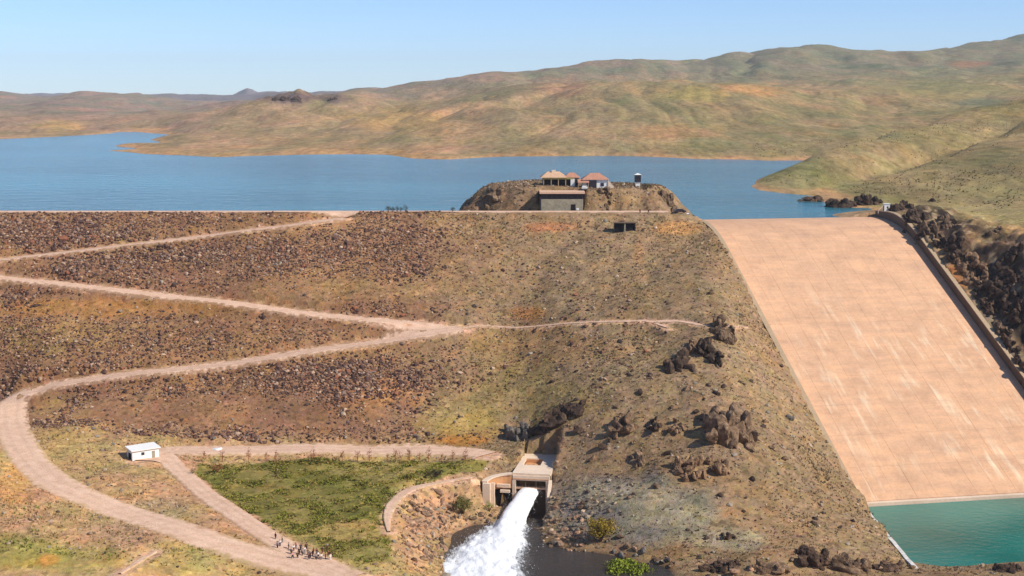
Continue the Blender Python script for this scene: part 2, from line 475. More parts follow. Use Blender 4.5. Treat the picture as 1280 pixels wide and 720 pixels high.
class Mat:
    """Small node-graph writer."""

    def __init__(self, name, rough=0.85, spec=0.25):
        self.m = bpy.data.materials.new(name)
        self.m.use_nodes = True
        self.nt = self.m.node_tree
        self.b = self.nt.nodes['Principled BSDF']
        self.b.inputs['Roughness'].default_value = rough
        self.b.inputs['Specular IOR Level'].default_value = spec
        self.geo = self.n('ShaderNodeNewGeometry')
        self.pos = self.geo.outputs['Position']

    def n(self, t, **k):
        nd = self.nt.nodes.new(t)
        for a, v in k.items():
            setattr(nd, a, v)
        return nd

    def link(self, a, b):
        self.nt.links.new(a, b)

    def vec(self, scale=(1, 1, 1), src=None):
        mp = self.n('ShaderNodeMapping')
        mp.inputs['Scale'].default_value = scale
        self.link(src or self.pos, mp.inputs['Vector'])
        return mp.outputs[0]

    def noise(self, scale, detail=4, rough=0.55, vec=None):
        nd = self.n('ShaderNodeTexNoise')
        nd.inputs['Scale'].default_value = scale
        nd.inputs['Detail'].default_value = detail
        nd.inputs['Roughness'].default_value = rough
        self.link(vec or self.pos, nd.inputs['Vector'])
        return nd.outputs['Fac']

    def voronoi(self, scale, vec=None, out='Color', feature='F1'):
        nd = self.n('ShaderNodeTexVoronoi', feature=feature)
        nd.inputs['Scale'].default_value = scale
        self.link(vec or self.pos, nd.inputs['Vector'])
        return nd.outputs[out]

    def ramp(self, fac, stops):
        nd = self.n('ShaderNodeValToRGB')
        el = nd.color_ramp.elements
        while len(el) < len(stops):
            el.new(0.5)
        for e, (p, c) in zip(el, stops):
            e.position = p
            e.color = (c, c, c, 1) if isinstance(c, (int, float)) else (*c[:3], 1)
        self.link(fac, nd.inputs['Fac'])
        return nd.outputs['Color']

    def mix(self, fac, a, b, mode='MIX'):
        nd = self.n('ShaderNodeMix', data_type='RGBA', blend_type=mode)
        for k, v in ((0, fac), (6, a), (7, b)):
            sock = nd.inputs[k]
            if isinstance(v, (int, float)):
                sock.default_value = v if k == 0 else (v, v, v, 1)
            elif isinstance(v, tuple):
                sock.default_value = (*v[:3], 1)
            else:
                self.link(v, sock)
        return nd.outputs[2]

    def hue(self, scale, amount, vec=None):
        """patchwork of pinkish, greenish and greyish soil"""
        nd = self.n('ShaderNodeTexNoise')
        nd.inputs['Scale'].default_value = scale
        nd.inputs['Detail'].default_value = 5
        nd.inputs['Roughness'].default_value = 0.7
        self.link(vec or self.pos, nd.inputs['Vector'])
        sp = self.n('ShaderNodeSeparateColor')
        self.link(nd.outputs['Color'], sp.inputs[0])
        a = self.ramp(sp.outputs[0], [(0.36, (0.90, 1.01, 0.85)), (0.5, (1, 1, 1)), (0.64, (1.15, 0.96, 0.90))])
        b = self.ramp(sp.outputs[1], [(0.36, (0.94, 0.90, 1.12)), (0.5, (1, 1, 1)), (0.64, (1.12, 1.04, 0.78))])
        return self.mix(1.0, self.mix(amount, (1.0, 1.0, 1.0), a), self.mix(amount, (1.0, 1.0, 1.0), b), 'MULTIPLY')

    def attr(self, name, out='Color'):
        nd = self.n('ShaderNodeAttribute', attribute_name=name)
        return nd.outputs[out]

    def random(self):
        return self.n('ShaderNodeObjectInfo').outputs['Random']

    def color(self, c):
        if isinstance(c, tuple):
            self.b.inputs['Base Color'].default_value = (*c[:3], 1)
        else:
            self.link(c, self.b.inputs['Base Color'])

    def bump(self, fac, dist=0.1, strength=1.0):
        nd = self.n('ShaderNodeBump')
        nd.inputs['Distance'].default_value = dist
        nd.inputs['Strength'].default_value = strength
        self.link(fac, nd.inputs['Height'])
        self.link(nd.outputs[0], self.b.inputs['Normal'])


def simple(name, c, vary=0.25, scale=1.5, rough=0.8, bump=0.02, spec=0.2, obj=False):
    m = Mat(name, rough, spec)
    src = None
    if obj:
        src = m.n('ShaderNodeTexCoord').outputs['Object']
    f = m.noise(scale, 5, 0.6, src)
    lo, hi = tuple(v * (1 - vary) for v in c), tuple(min(v * (1 + vary), .95) for v in c)
    m.color(m.ramp(f, [(0.3, lo), (0.7, hi)]))
    if bump:
        m.bump(f, bump)
    return m.m


def ground_material(name, grain):
    m = Mat(name, 0.95, 0.1)
    base = m.attr('soil')
    a = m.ramp(m.noise(0.9 * grain, 4, 0.7), [(0.25, 0.72), (0.5, 1.0), (0.75, 1.28)])
    b = m.ramp(m.noise(0.22 * grain, 5, 0.65), [(0.3, (0.80, 0.80, 0.74)), (0.7, (1.18, 1.16, 1.16))])
    c = m.mix(1.0, base, a, 'MULTIPLY')
    c = m.mix(1.0, c, b, 'MULTIPLY')
    # pale and dark pebbles
    v = m.voronoi(0.8 * grain)
    sep = m.n('ShaderNodeSeparateColor')
    m.link(v, sep.inputs[0])
    k = m.ramp(sep.outputs[0], [(0.0, 0.55), (0.12, 0.75), (0.25, 1.0), (0.8, 1.0), (0.95, 1.35)])
    c = m.mix(0.8, c, k, 'MULTIPLY')
    c = m.mix(1.0, c, m.hue(0.16 * grain, 0.55), 'MULTIPLY')
    c = m.mix(1.0, c, m.hue(0.75 * grain, 0.6), 'MULTIPLY')
    m.color(c)
    m.bump(m.noise(1.1 * grain, 5, 0.7), 0.5 / grain, 0.7)
    return m.m


M = {}
M['ground'] = ground_material('soil_and_grass', 1.0)
M['dam'] = ground_material('dam_fill', 1.0)


def hill_material():
    m = Mat('hill_pasture', 0.95, 0.1)
    base = m.attr('soil')
    hv = m.vec((1.0, 0.28, 1.0))
    a = m.ramp(m.noise(0.05, 7, 0.7, hv), [(0.3, (0.70, 0.72, 0.68)), (0.7, (1.30, 1.26, 1.28))])
    b = m.ramp(m.noise(0.012, 6, 0.65, hv), [(0.35, (0.82, 0.90, 0.80)), (0.65, (1.16, 1.08, 1.05))])
    c = m.mix(1.0, m.mix(1.0, base, a, 'MULTIPLY'), b, 'MULTIPLY')
    fine = m.ramp(m.noise(0.20, 6, 0.75, hv), [(0.3, 0.66), (0.5, 1.0), (0.7, 1.25)])
    c = m.mix(0.9, c, fine, 'MULTIPLY')
    # scattered dark scrub
    v = m.voronoi(0.10, hv, out='Distance')
    k = m.ramp(v, [(0.12, 0.62), (0.3, 1.0)])
    c = m.mix(0.55, c, k, 'MULTIPLY')
    c = m.mix(1.0, c, m.hue(0.02, 0.42, hv), 'MULTIPLY')
    c = m.mix(1.0, c, m.hue(0.09, 0.42, hv), 'MULTIPLY')
    m.color(c)
    m.bump(m.noise(0.06, 8, 0.75), 5.0, 0.8)
    return m.m


M['hill'] = hill_material()


def road_material():
    m = Mat('gravel_track', 0.95, 0.1)
    a = m.noise(0.35, 6, 0.7)
    b = m.noise(2.2, 4, 0.75)
    c = m.ramp(a, [(0.3, srgb(206, 168, 140)), (0.5, srgb(222, 184, 156)), (0.72, srgb(232, 198, 170))])
    c = m.mix(0.7, c, m.ramp(b, [(0.3, 0.72), (0.7, 1.2)]), 'MULTIPLY')
    e = m.attr('edge', 'Fac')
    ruts = m.ramp(e, [(0.16, 1.0), (0.30, 0.86), (0.42, 0.90), (0.56, 1.0)])
    c = m.mix(0.6, c, ruts, 'MULTIPLY')
    add = m.n('ShaderNodeMath', operation='ADD')
    m.link(e, add.inputs[0])
    sc = m.n('ShaderNodeMath', operation='MULTIPLY_ADD')
    m.link(m.noise(0.55, 5, 0.7), sc.inputs[0])
    sc.inputs[1].default_value, sc.inputs[2].default_value = 1.5, -0.75
    m.link(sc.outputs[0], add.inputs[1])
    f = m.ramp(add.outputs[0], [(0.72, 0.0), (0.95, 0.85)])
    soil_c = m.mix(0.8, m.attr('soil'), m.ramp(b, [(0.3, 0.7), (0.7, 1.25)]), 'MULTIPLY')
    m.color(m.mix(f, c, soil_c))
    m.bump(b, 0.12)
    return m.m


M['road'] = road_material()


def water_material(name, deep, rough, scale, stretch, bump, spec=0.5):
    m = Mat(name, rough, spec)
    m.b.inputs['IOR'].default_value = 1.33
    v = m.vec((1.0 / stretch, 1.0, 1.0))
    n1 = m.noise(scale, 4, 0.6, v)
    n2 = m.noise(scale * 0.055, 3, 0.5, v)
    m.color(m.ramp(n2, [(0.3, tuple(c * 0.72 for c in deep)), (0.7, tuple(c * 1.3 for c in deep))]))
    m.bump(n1, bump, 1.0)
    return m.m


M['lake'] = water_material('lake_water', (0.03, 0.165, 0.205), 0.14, 0.16, 2.6, 1.3, 0.32)
M['pool'] = water_material('pool_water', (0.016, 0.185, 0.148), 0.10, 0.5, 1.4, 0.10, 0.35)
M['river'] = water_material('river_water', (0.05, 0.042, 0.036), 0.12, 0.7, 1.6, 0.45)


def concrete(name, c, streaks=False):
    m = Mat(name, 0.8, 0.25)
    a = m.ramp(m.noise(0.12, 5, 0.6), [(0.3, tuple(v * .88 for v in c)), (0.7, tuple(v * 1.08 for v in c))])
    k = m.ramp(m.noise(1.2, 5, 0.7), [(0.3, 0.9), (0.7, 1.08)])
    col = m.mix(1.0, a, k, 'MULTIPLY')
    if streaks:
        uv = m.n('ShaderNodeAttribute', attribute_name='along')
        sp = m.vec((0.38, 0.06, 1.0), uv.outputs['Vector'])
        n = m.noise(1.0, 4, 0.6, sp)
        st = m.ramp(n, [(0.52, 0.0), (0.70, 1.0)])
        # seepage streaks show on the lower two thirds
        lower = m.ramp(m.noise(0.055, 3, 0.5, uv.outputs['Vector']), [(0.42, 0.0), (0.60, 1.0)])
        sepv = m.n('ShaderNodeSeparateXYZ')
        m.link(uv.outputs['Vector'], sepv.inputs[0])
        mr = m.n('ShaderNodeMapRange')
        mr.inputs[1].default_value, mr.inputs[2].default_value = 48, 78
        m.link(sepv.outputs[1], mr.inputs[0])
        f = m.mix(1.0, m.mix(1.0, st, lower, 'MULTIPLY'), mr.outputs[0], 'MULTIPLY')
        col = m.mix(m.mix(1.0, f, 0.85, 'MULTIPLY'), col, srgb(238, 218, 186))
        w = m.noise(1.0, 5, 0.65, m.vec((0.05, 0.35, 1.0), uv.outputs['Vector']))
        col = m.mix(0.6, col, m.ramp(w, [(0.3, (0.80, 0.84, 0.90)), (0.7, (1.14, 1.10, 1.02))]), 'MULTIPLY')
        bl = m.noise(0.16, 6, 0.7, uv.outputs['Vector'])
        col = m.mix(0.8, col, m.ramp(bl, [(0.3, (0.84, 0.82, 0.84)), (0.5, (1, 1, 1)), (0.7, (1.08, 1.06, 1.0))]), 'MULTIPLY')
    m.color(col)
    m.bump(m.noise(2.0, 5, 0.7), 0.03)
    return m.m


M['chute'] = concrete('pink_concrete', srgb(216, 171, 135), True)
M['wall'] = concrete('weathered_concrete', srgb(176, 152, 122))
M['wall_dark'] = concrete('dark_shaded_wall', srgb(112, 92, 74))  # darker wall concrete, shade of the right chute wall put into its colour
M['cream'] = concrete('cream_concrete', srgb(230, 206, 180))
M['orange'] = concrete('orange_render', srgb(206, 152, 106))
M['white'] = simple('white_paint', (0.80, 0.79, 0.75), 0.05, 2.0, 0.7)
M['lime'] = simple('limewashed_stone', (0.66, 0.63, 0.57), 0.3, 0.9, 0.8, 0.1)
M['dark'] = simple('dark_interior_and_shade', (0.012, 0.010, 0.012), 0.3, 2.0, 0.9, 0)
M['brick_red'] = simple('red_brown_roof', srgb(184, 132, 108), 0.2, 1.5)
M['tan_roof'] = simple('tan_roof', srgb(204, 166, 134), 0.15, 1.5)
M['fascia'] = simple('olive_fascia', srgb(152, 138, 84), 0.15, 1.5)
M['grey_wall'] = simple('grey_masonry', srgb(150, 142, 122), 0.25, 1.2)
M['slab'] = simple('pink_slab', srgb(214, 176, 148), 0.1, 1.0)
M['glass'] = simple('dark_glass', (0.03, 0.03, 0.045), 0.2, 1.0, 0.15, 0, 0.5)
M['tank'] = simple('dark_metal_and_shade', (0.035, 0.028, 0.04), 0.2, 2.0, 0.5, 0)
M['foam'] = simple('white_water', (0.90, 0.92, 0.92), 0.04, 1.2, 0.6, 0.12)
_b = M['foam'].node_tree.nodes['Principled BSDF']
_b.inputs['Subsurface Weight'].default_value = 0.7
_b.inputs['Subsurface Radius'].default_value = (1, 1, 1)
_b.inputs['Subsurface Scale'].default_value = 0.8
M['spray'] = M['foam']


def torn_foam():
    """white water that thins out into streaks at its edge"""
    m = Mat('torn_foam', .55, .15)
    m.color((0.90, 0.92, 0.92))
    m.b.inputs['Subsurface Weight'].default_value = 0.6
    m.b.inputs['Subsurface Radius'].default_value = (1, 1, 1)
    m.b.inputs['Subsurface Scale'].default_value = 0.8
    n = m.noise(1.0, 6, .7, m.vec((1.4, .38, 1.0)))
    ad = m.n('ShaderNodeMath', operation='MULTIPLY_ADD')
    m.link(n, ad.inputs[0])
    ad.inputs[1].default_value = 1.1
    m.link(m.attr('cover', 'Fac'), ad.inputs[2])
    a = m.ramp(ad.outputs[0], [(0.52, 0.0), (0.86, 1.0)])
    m.link(a, m.b.inputs['Alpha'])
    m.bump(n, .25)
    return m.m


M['torn'] = torn_foam()


def rock_material(name, lo, mid, hi):
    m = Mat(name, 0.9, 0.15)
    src = m.n('ShaderNodeTexCoord').outputs['Object']
    f = m.noise(0.55, 6, 0.7, src)
    c = m.ramp(f, [(0.3, lo), (0.52, mid), (0.72, hi)])
    r = m.ramp(m.random(), [(0.0, (0.75, 0.72, 0.7)), (0.5, (1, 1, 1)), (1.0, (1.3, 1.2, 1.1))])
    c = m.mix(1.0, c, r, 'MULTIPLY')
    m.color(c)
    m.bump(m.noise(1.8, 6, 0.75, src), 0.35)
    return m.m


M['rock_dark'] = rock_material('dark_rock', srgb(46, 37, 33), srgb(80, 64, 53), srgb(132, 108, 87))
M['rock_brown'] = rock_material('brown_rock', srgb(78, 62, 50), srgb(124, 101, 80), srgb(176, 149, 118))
M['rock_grey'] = rock_material('grey_rock', srgb(84, 80, 76), srgb(128, 120, 110), srgb(176, 164, 146))
M['stone'] = rock_material('riprap_stone', srgb(120, 92, 76), srgb(172, 138, 112), srgb(216, 186, 156))


def attr_material(name, vary=0.2, rough=0.95):
    m = Mat(name, rough, 0.1)
    m.color(m.attr('tint'))
    return m.m


M['tinted'] = attr_material('rock_fill')
M['tuft'] = attr_material('dry_grass')


# ------------------------------------------------------------------ mesh helpers
def props(o, label=None, cat=None, group=None, kind=None):
    for k, v in (('label', label), ('category', cat), ('group', group), ('kind', kind)):
        if v:
            o[k] = v
    return o


def link_mesh(name, me, parent=None, loc=None, mat=None):
    o = bpy.data.objects.new(name, me)
    COL.objects.link(o)
    if mat:
        me.materials.append(mat)
    if parent:
        o.parent = parent
    if loc is not None:
        o.location = loc
    return o


def np_mesh(name, V, F, smooth_shade=False):
    """Mesh from numpy arrays; F is (n,3) or (n,4)."""
    V, F = np.asarray(V, np.float32), np.asarray(F, np.int32)
    me = bpy.data.meshes.new(name)
    me.vertices.add(len(V))
    me.vertices.foreach_set('co', V.ravel())
    k = F.shape[1]
    me.loops.add(F.size)
    me.loops.foreach_set('vertex_index', F.ravel())
    me.polygons.add(len(F))
    me.polygons.foreach_set('loop_start', np.arange(len(F), dtype=np.int32) * k)
    me.polygons.foreach_set('loop_total', np.full(len(F), k, np.int32))
    me.polygons.foreach_set('use_smooth', np.full(len(F), smooth_shade))
    me.update(calc_edges=True)
    return me


def add_color(me, name, C):
    C = np.concatenate([np.asarray(C, np.float32), np.ones((len(C), 1), np.float32)], 1)
    a = me.color_attributes.new(name, 'FLOAT_COLOR', 'POINT')
    a.data.foreach_set('color', C.ravel())


def thing(name, label, cat, loc=(0, 0, 0), rz=0.0, group=None):
    o = bpy.data.objects.new(name, None)
    o.empty_display_size = 0.5
    COL.objects.link(o)
    o.location = loc
    o.rotation_euler = (0, 0, rz)
    return props(o, label, cat, group)


class MB:
    """Collects boxes, prisms, tubes; build() links them as one mesh."""

    def __init__(self):
        self.v, self.f = [], []

    def poly(self, v, f):
        n = len(self.v)
        self.v += [tuple(p) for p in v]
        self.f += [tuple(i + n for i in q) for q in f]
        return self

    def box(self, c, s, rz=0.0):
        x, y, z = (a / 2 for a in s)
        ca, sa = math.cos(rz), math.sin(rz)
        v = []
        for dz in (-z, z):
            for dx, dy in ((-x, -y), (x, -y), (x, y), (-x, y)):
                v.append((c[0] + dx * ca - dy * sa, c[1] + dx * sa + dy * ca, c[2] + dz))
        return self.poly(v, [(3, 2, 1, 0), (4, 5, 6, 7), (0, 1, 5, 4), (1, 2, 6, 5), (2, 3, 7, 6), (3, 0, 4, 7)])

    def hip(self, c, s, h, ridge=0.4, over=0.4):
        """hip roof on base centre c, size s=(x,y)"""
        x, y = s[0] / 2 + over, s[1] / 2 + over
        r = max(s[0] / 2 * ridge, 0.01)
        v = [(c[0] - x, c[1] - y, c[2]), (c[0] + x, c[1] - y, c[2]), (c[0] + x, c[1] + y, c[2]), (c[0] - x, c[1] + y, c[2]),
             (c[0] - r, c[1], c[2] + h), (c[0] + r, c[1], c[2] + h)]
        return self.poly(v, [(3, 2, 1, 0), (0, 1, 5, 4), (2, 3, 4, 5), (1, 2, 5), (3, 0, 4)])

    def strip(self, bottom, top, closed=False):
        return self

    def wall(self, line, thick, z0, z1):
        """wall along a plan polyline; z0/z1 lists of bottom/top heights"""
        L = np.asarray(line, float)
        d = np.gradient(L, axis=0)
        d /= np.linalg.norm(d, axis=1)[:, None]
        nrm = np.stack([d[:, 1], -d[:, 0]], 1) * thick / 2
        v = []
        for i in range(len(L)):
            a, b = L[i] + nrm[i], L[i] - nrm[i]
            v += [(a[0], a[1], z0[i]), (a[0], a[1], z1[i]), (b[0], b[1], z1[i]), (b[0], b[1], z0[i])]
        f = []
        for i in range(len(L) - 1):
            for k in range(4):
                f.append((i * 4 + k, i * 4 + (k + 1) % 4, i * 4 + 4 + (k + 1) % 4, i * 4 + 4 + k))
        e = (len(L) - 1) * 4
        f += [(3, 2, 1, 0), (e, e + 1, e + 2, e + 3)]
        return self.poly(v, f)

    def tube(self, pts, radii, n=6):
        P = [Vector(p) for p in pts]
        rings = []
        base = len(self.v)
        for i, p in enumerate(P):
            d = (P[min(i + 1, len(P) - 1)] - P[max(i - 1, 0)]).normalized()
            a = d.orthogonal().normalized()
            b = d.cross(a)
            for k in range(n):
                t = 2 * math.pi * k / n
                self.v.append(tuple(p + (a * math.cos(t) + b * math.sin(t)) * radii[i]))
        for i in range(len(P) - 1):
            for k in range(n):
                self.f.append((base + i * n + k, base + i * n + (k + 1) % n, base + (i + 1) * n + (k + 1) % n, base + (i + 1) * n + k))
        self.f.append(tuple(base + k for k in reversed(range(n))))
        self.f.append(tuple(base + (len(P) - 1) * n + k for k in range(n)))
        return self

    def build(self, name, mat, parent=None, loc=None, smooth_shade=False):
        me = bpy.data.meshes.new(name)
        me.from_pydata(self.v, [], self.f)
        bm = bmesh.new()
        bm.from_mesh(me)
        bmesh.ops.recalc_face_normals(bm, faces=bm.faces)
        bm.to_mesh(me)
        bm.free()
        if smooth_shade:
            for p in me.polygons:
                p.use_smooth = True
        return link_mesh(name, me, parent, loc, mat)


# ------------------------------------------------------------------ soil colours
def project(X, Y, Z):
    d = Y * CP + (CAMZ - Z) * SP
    u = Y * SP - (CAMZ - Z) * CP
    return 640 + FPX * X / d, 360 - FPX * u / d


def in_poly(x, y, poly):
    r = np.zeros(np.shape(x), bool)
    n = len(poly)
    for i in range(n):
        (x1, y1), (x2, y2) = poly[i], poly[(i + 1) % n]
        c = ((y1 > y) != (y2 > y)) & (x < (x2 - x1) * (y - y1) / (y2 - y1 + 1e-9) + x1)
        r ^= c
    return r


FIELD_PX = [(238, 590), (250, 580), (330, 577), (450, 576), (560, 577), (608, 580), (600, 590), (560, 598), (515, 610), (492, 625), (480, 650), (488, 672), (492, 700), (450, 706), (420, 694), (380, 675), (330, 650), (280, 622)]
FIELD_W = np.array([sight(*p)[:2] for p in FIELD_PX])
C_HILL = np.array(srgb(158, 130, 98))
C_HILL2 = np.array(srgb(142, 120, 92))
C_DAM = np.array(srgb(144, 108, 82))
C_DAM2 = np.array(srgb(154, 120, 86))
C_GRASS = np.array(srgb(140, 138, 66))
C_FIELD = np.array(srgb(122, 118, 58))
C_SOIL = np.array(srgb(200, 156, 120))
C_ORANGE = np.array(srgb(184, 118, 60))
C_GREY = np.array(srgb(142, 130, 110))
C_SHORE = np.array(srgb(200, 156, 112))
BLOBS = [  # sighted centre, half size, colour, strength
    (575, 550, 34, 7, C_ORANGE, .9), (580, 532, 60, 25, np.array(srgb(168, 138, 74)), .6), (300, 352, 110, 10, np.array(srgb(172, 124, 76)), .0),
    (120, 385, 150, 12, np.array(srgb(176, 128, 72)), .6), (70, 425, 90, 22, np.array(srgb(160, 132, 80)), .5), (480, 360, 120, 14, np.array(srgb(166, 134, 92)), .5),
    (640, 500, 130, 40, np.array(srgb(146, 132, 78)), .4), (480, 490, 70, 30, np.array(srgb(178, 126, 74)), .45), (560, 520, 50, 25, np.array(srgb(170, 150, 90)), .4),
    (620, 445, 60, 30, np.array(srgb(160, 134, 92)), .5), (700, 430, 130, 24, np.array(srgb(162, 126, 82)), .4), (660, 392, 25, 8, C_ORANGE, .5),
    (845, 284, 30, 10, np.array(srgb(202, 150, 92)), .7), (690, 284, 34, 6, np.array(srgb(186, 124, 80)), .6), (800, 315, 14, 26, np.array(srgb(184, 136, 92)), .6),
    (740, 330, 90, 30, C_HILL2, .6), (860, 360, 60, 40, C_HILL2, .5), (790, 635, 120, 44, np.array(srgb(142, 134, 118)), 1.0), (740, 625, 70, 40, np.array(srgb(134, 126, 114)), .7),
    (770, 612, 50, 10, np.array(srgb(176, 164, 136)), 1.0), (795, 622, 56, 12, np.array(srgb(170, 156, 128)), .85), (845, 645, 60, 13, np.array(srgb(170, 156, 128)), .85), (905, 675, 62, 14, np.array(srgb(170, 156, 128)), .85), (690, 555, 40, 10, np.array(srgb(150, 118, 96)), .6),
    (15, 600, 26, 40, np.array(srgb(206, 156, 96)), .7), (200, 640, 60, 18, np.array(srgb(142, 134, 104)), .4), (30, 690, 70, 26, C_GRASS, .7), (100, 700, 70, 20, C_GRASS, .6), (230, 700, 60, 20, C_GRASS, .4), (60, 700, 16, 10, C_ORANGE, .6),
    (150, 660, 60, 25, np.array(srgb(172, 142, 112)), .6), (85, 540, 50, 40, np.array(srgb(178, 146, 96)), .5),
    (440, 668, 50, 12, np.array(srgb(176, 150, 92)), .8), (520, 690, 26, 40, np.array(srgb(196, 152, 116)), .7), (545, 650, 40, 40, np.array(srgb(176, 136, 108)), .7),
    (1240, 300, 60, 40, np.array(srgb(170, 130, 80)), .4), (1210, 345, 34, 16, C_ORANGE, .7), (1000, 240, 60, 5, C_SHORE, .8), (1250, 330, 20, 12, np.array(srgb(190, 140, 84)), .6),
    (1230, 420, 50, 60, np.array(srgb(130, 120, 104)), .7), (1060, 236, 60, 7, np.array(srgb(186, 134, 90)), .6), (1020, 268, 60, 5, np.array(srgb(176, 150, 120)), .5),
]


def soil(X, Y, Z):
    X, Y, Z = (np.asarray(a, float) for a in (X, Y, Z))
    px, py = project(X, Y, Z)
    n1 = fbm(X / 30, Y / 30, 4, 5)
    n2 = fbm(X / 9, Y / 14, 4, 8)
    n3 = fbm(X / 60, Y / 16, 4, 77)
    t = np.clip(0.5 + 0.9 * n1 + .4 * n2, 0, 1)[:, None]
    C = C_HILL * (1 - t) + C_HILL2 * t
    dam = ((1 - smooth(X + 8 * n1, -45, 5)) * smooth(Y, 385, 402))[:, None]
    td = np.clip(0.5 + 1.3 * n3 + .4 * n2, 0, 1)[:, None]
    C = C * (1 - dam) + dam * (C_DAM * (1 - td) + C_DAM2 * td)
    low = ((1 - smooth(X, -30, 0)) * (1 - smooth(Y, 385, 402)))[:, None]
    tl = np.clip(0.45 + 1.1 * n1 + .8 * n2, 0, 1)[:, None]
    C = C * (1 - low) + low * (C_SOIL * (1 - tl) + np.array(srgb(168, 146, 98)) * tl)
    for bx, by, rx, ry, c, s in BLOBS:
        d = np.hypot((px - bx) / rx, (py - by) / ry) + .5 * n2 + .3 * n1
        w = (s * (1 - smooth(d, 0.5, 1.15)) * (Y < 720))[:, None]
        C = C * (1 - w) + c * w
    off, s_ = sp_local(X, Y)
    pas = (smooth(off - SPW + 6 * n1, 9, 16) * smooth(Y, 430, 470))[:, None]
    if pas.any():
        C = C * (1 - pas) + hill_soil(X, Y, Z) * pas
    cut = smooth(off - SPW, 4, 8) * (1 - smooth(Y, 508, 540)) * (1 - smooth(off - SPW, 16, 32)) * (Y > 330)
    q = vnoise(X / 2.6, Y / 3.4, 410) * .6 + vnoise(X / 1.1, Y / 1.4, 411) * .4
    rc = np.where((q < .52)[:, None], np.array(srgb(58, 48, 44)), np.where((q < .66)[:, None], np.array(srgb(106, 88, 72)), np.array(srgb(158, 136, 108))))
    w = (cut * smooth(n1 + .5 * n2, -.6, -.15))[:, None]
    C = C * (1 - w) + rc * w
    kn = (smooth(Y, 507, 510) * (X > -30) * (X < 66) * (Y < 575) * smooth(q, .25, .6))[:, None] * .45
    C = C * (1 - kn) + np.array(srgb(128, 106, 84)) * kn
    wx, wy = X + 1.5 * n2, Y + 2.5 * n2
    f = in_poly(wx, wy, FIELD_W)
    g = np.clip(.5 + 1.1 * n2 + .6 * n1, 0, 1)[:, None]
    fc = C_FIELD * (1 - g) + np.array(srgb(150, 134, 80)) * g
    bare = np.hypot((px - 440) / 50, (py - 664) / 12) + .4 * n2
    fc = np.where((bare < 1)[:, None], np.array(srgb(168, 144, 88)), fc)
    C = np.where(f[:, None], fc, C)
    # wet dark soil at the river
    wet = ((1 - smooth(Z, POOL_Z - .2, POOL_Z + .8)) * (Y < 400) * .6)[:, None]
    C = C * (1 - wet) + np.array(srgb(84, 66, 56)) * wet
    rw = np.zeros(X.shape)
    nr_ = Y < 520
    if nr_.any() and len(X) > 5000:
        rw[nr_] = height(X[nr_], Y[nr_], True)
    rw = smooth(rw + .15 * n2, .72, .95)[:, None] * .9
    C = C * (1 - rw) + np.array(srgb(206, 168, 138)) * rw
    n4 = fbm(X / 48, Y / 30, 4, 177)
    return C * (1 + .16 * n2[:, None] + .20 * n1[:, None] + .16 * n4[:, None])


def hill_soil(X, Y, Z):
    L = np.sqrt(X ** 2 + Y ** 2)
    px, py = project(X, Y, Z)
    n1 = fbm(X / 70, Y / 260, 5, 61, .62)
    n2 = fbm(X / 22, Y / 90, 4, 62, .6)
    t = np.clip(.5 + 1.0 * n1 + .5 * n2, 0, 1)[:, None]
    # dry ochre on the left shores, greener to the right
    g = smooth(px + 60 * n1, 480, 1000)[:, None]
    ochre = np.array(srgb(186, 152, 116)) * (1 - t) + np.array(srgb(154, 134, 100)) * t
    green = np.array(srgb(178, 148, 108)) * (1 - t) + np.array(srgb(142, 132, 92)) * t
    nr = (1 - smooth(L, 900, 1250))[:, None]
    green = green * (1 - nr) + nr * (np.array(srgb(178, 152, 110)) * (1 - t) + np.array(srgb(150, 140, 94)) * t)
    C = ochre * (1 - g) + green * g
    mv = ((1 - smooth(px + 40 * n1, 190, 330)) * smooth(L, 1500, 1900) * .6)[:, None]
    C = C * (1 - mv) + np.array(srgb(160, 132, 116)) * mv
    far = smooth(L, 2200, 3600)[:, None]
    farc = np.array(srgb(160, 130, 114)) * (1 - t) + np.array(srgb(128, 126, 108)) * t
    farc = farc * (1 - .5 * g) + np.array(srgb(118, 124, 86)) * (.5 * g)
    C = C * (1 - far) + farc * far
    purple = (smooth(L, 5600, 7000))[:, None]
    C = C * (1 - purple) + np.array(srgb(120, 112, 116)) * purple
    shore = ((1 - smooth(Z + 1.2 * n2, 55.6, 55.6 + L / 700)) * .85 * smooth(n1, -.5, .2))[:, None]
    C = C * (1 - shore) + C_SHORE * shore
    for bx, by, rx, ry, c, s in ((940, 112, 55, 9, (198, 146, 96), .6), (850, 165, 60, 10, (190, 144, 96), .5), (1210, 80, 30, 5, (176, 118, 84), .6), (700, 110, 40, 14, (168, 120, 96), .5),
                                 (500, 150, 70, 20, (188, 152, 88), .5), (1100, 125, 30, 7, (178, 134, 92), .5), (1225, 128, 40, 8, (96, 112, 92), .6), (620, 115, 60, 12, (124, 118, 86), .5),
                                 (870, 185, 50, 14, (138, 134, 84), .4), (70, 158, 40, 8, (196, 162, 92), .5), (860, 118, 60, 12, (170, 154, 80), .5), (1180, 110, 80, 12, (128, 132, 80), .5),
                                 (362, 123, 44, 12, (112, 94, 90), .95), (415, 124, 22, 9, (112, 96, 88), .85)):
        d = np.hypot((px - bx) / rx, (py - by) / ry) + .5 * n2 + .3 * n1
        w = (s * (1 - smooth(d, .4, 1.2)))[:, None]
        C = C * (1 - w) + np.array(srgb(*c)) * w
    return C * (1 + .12 * n2[:, None])


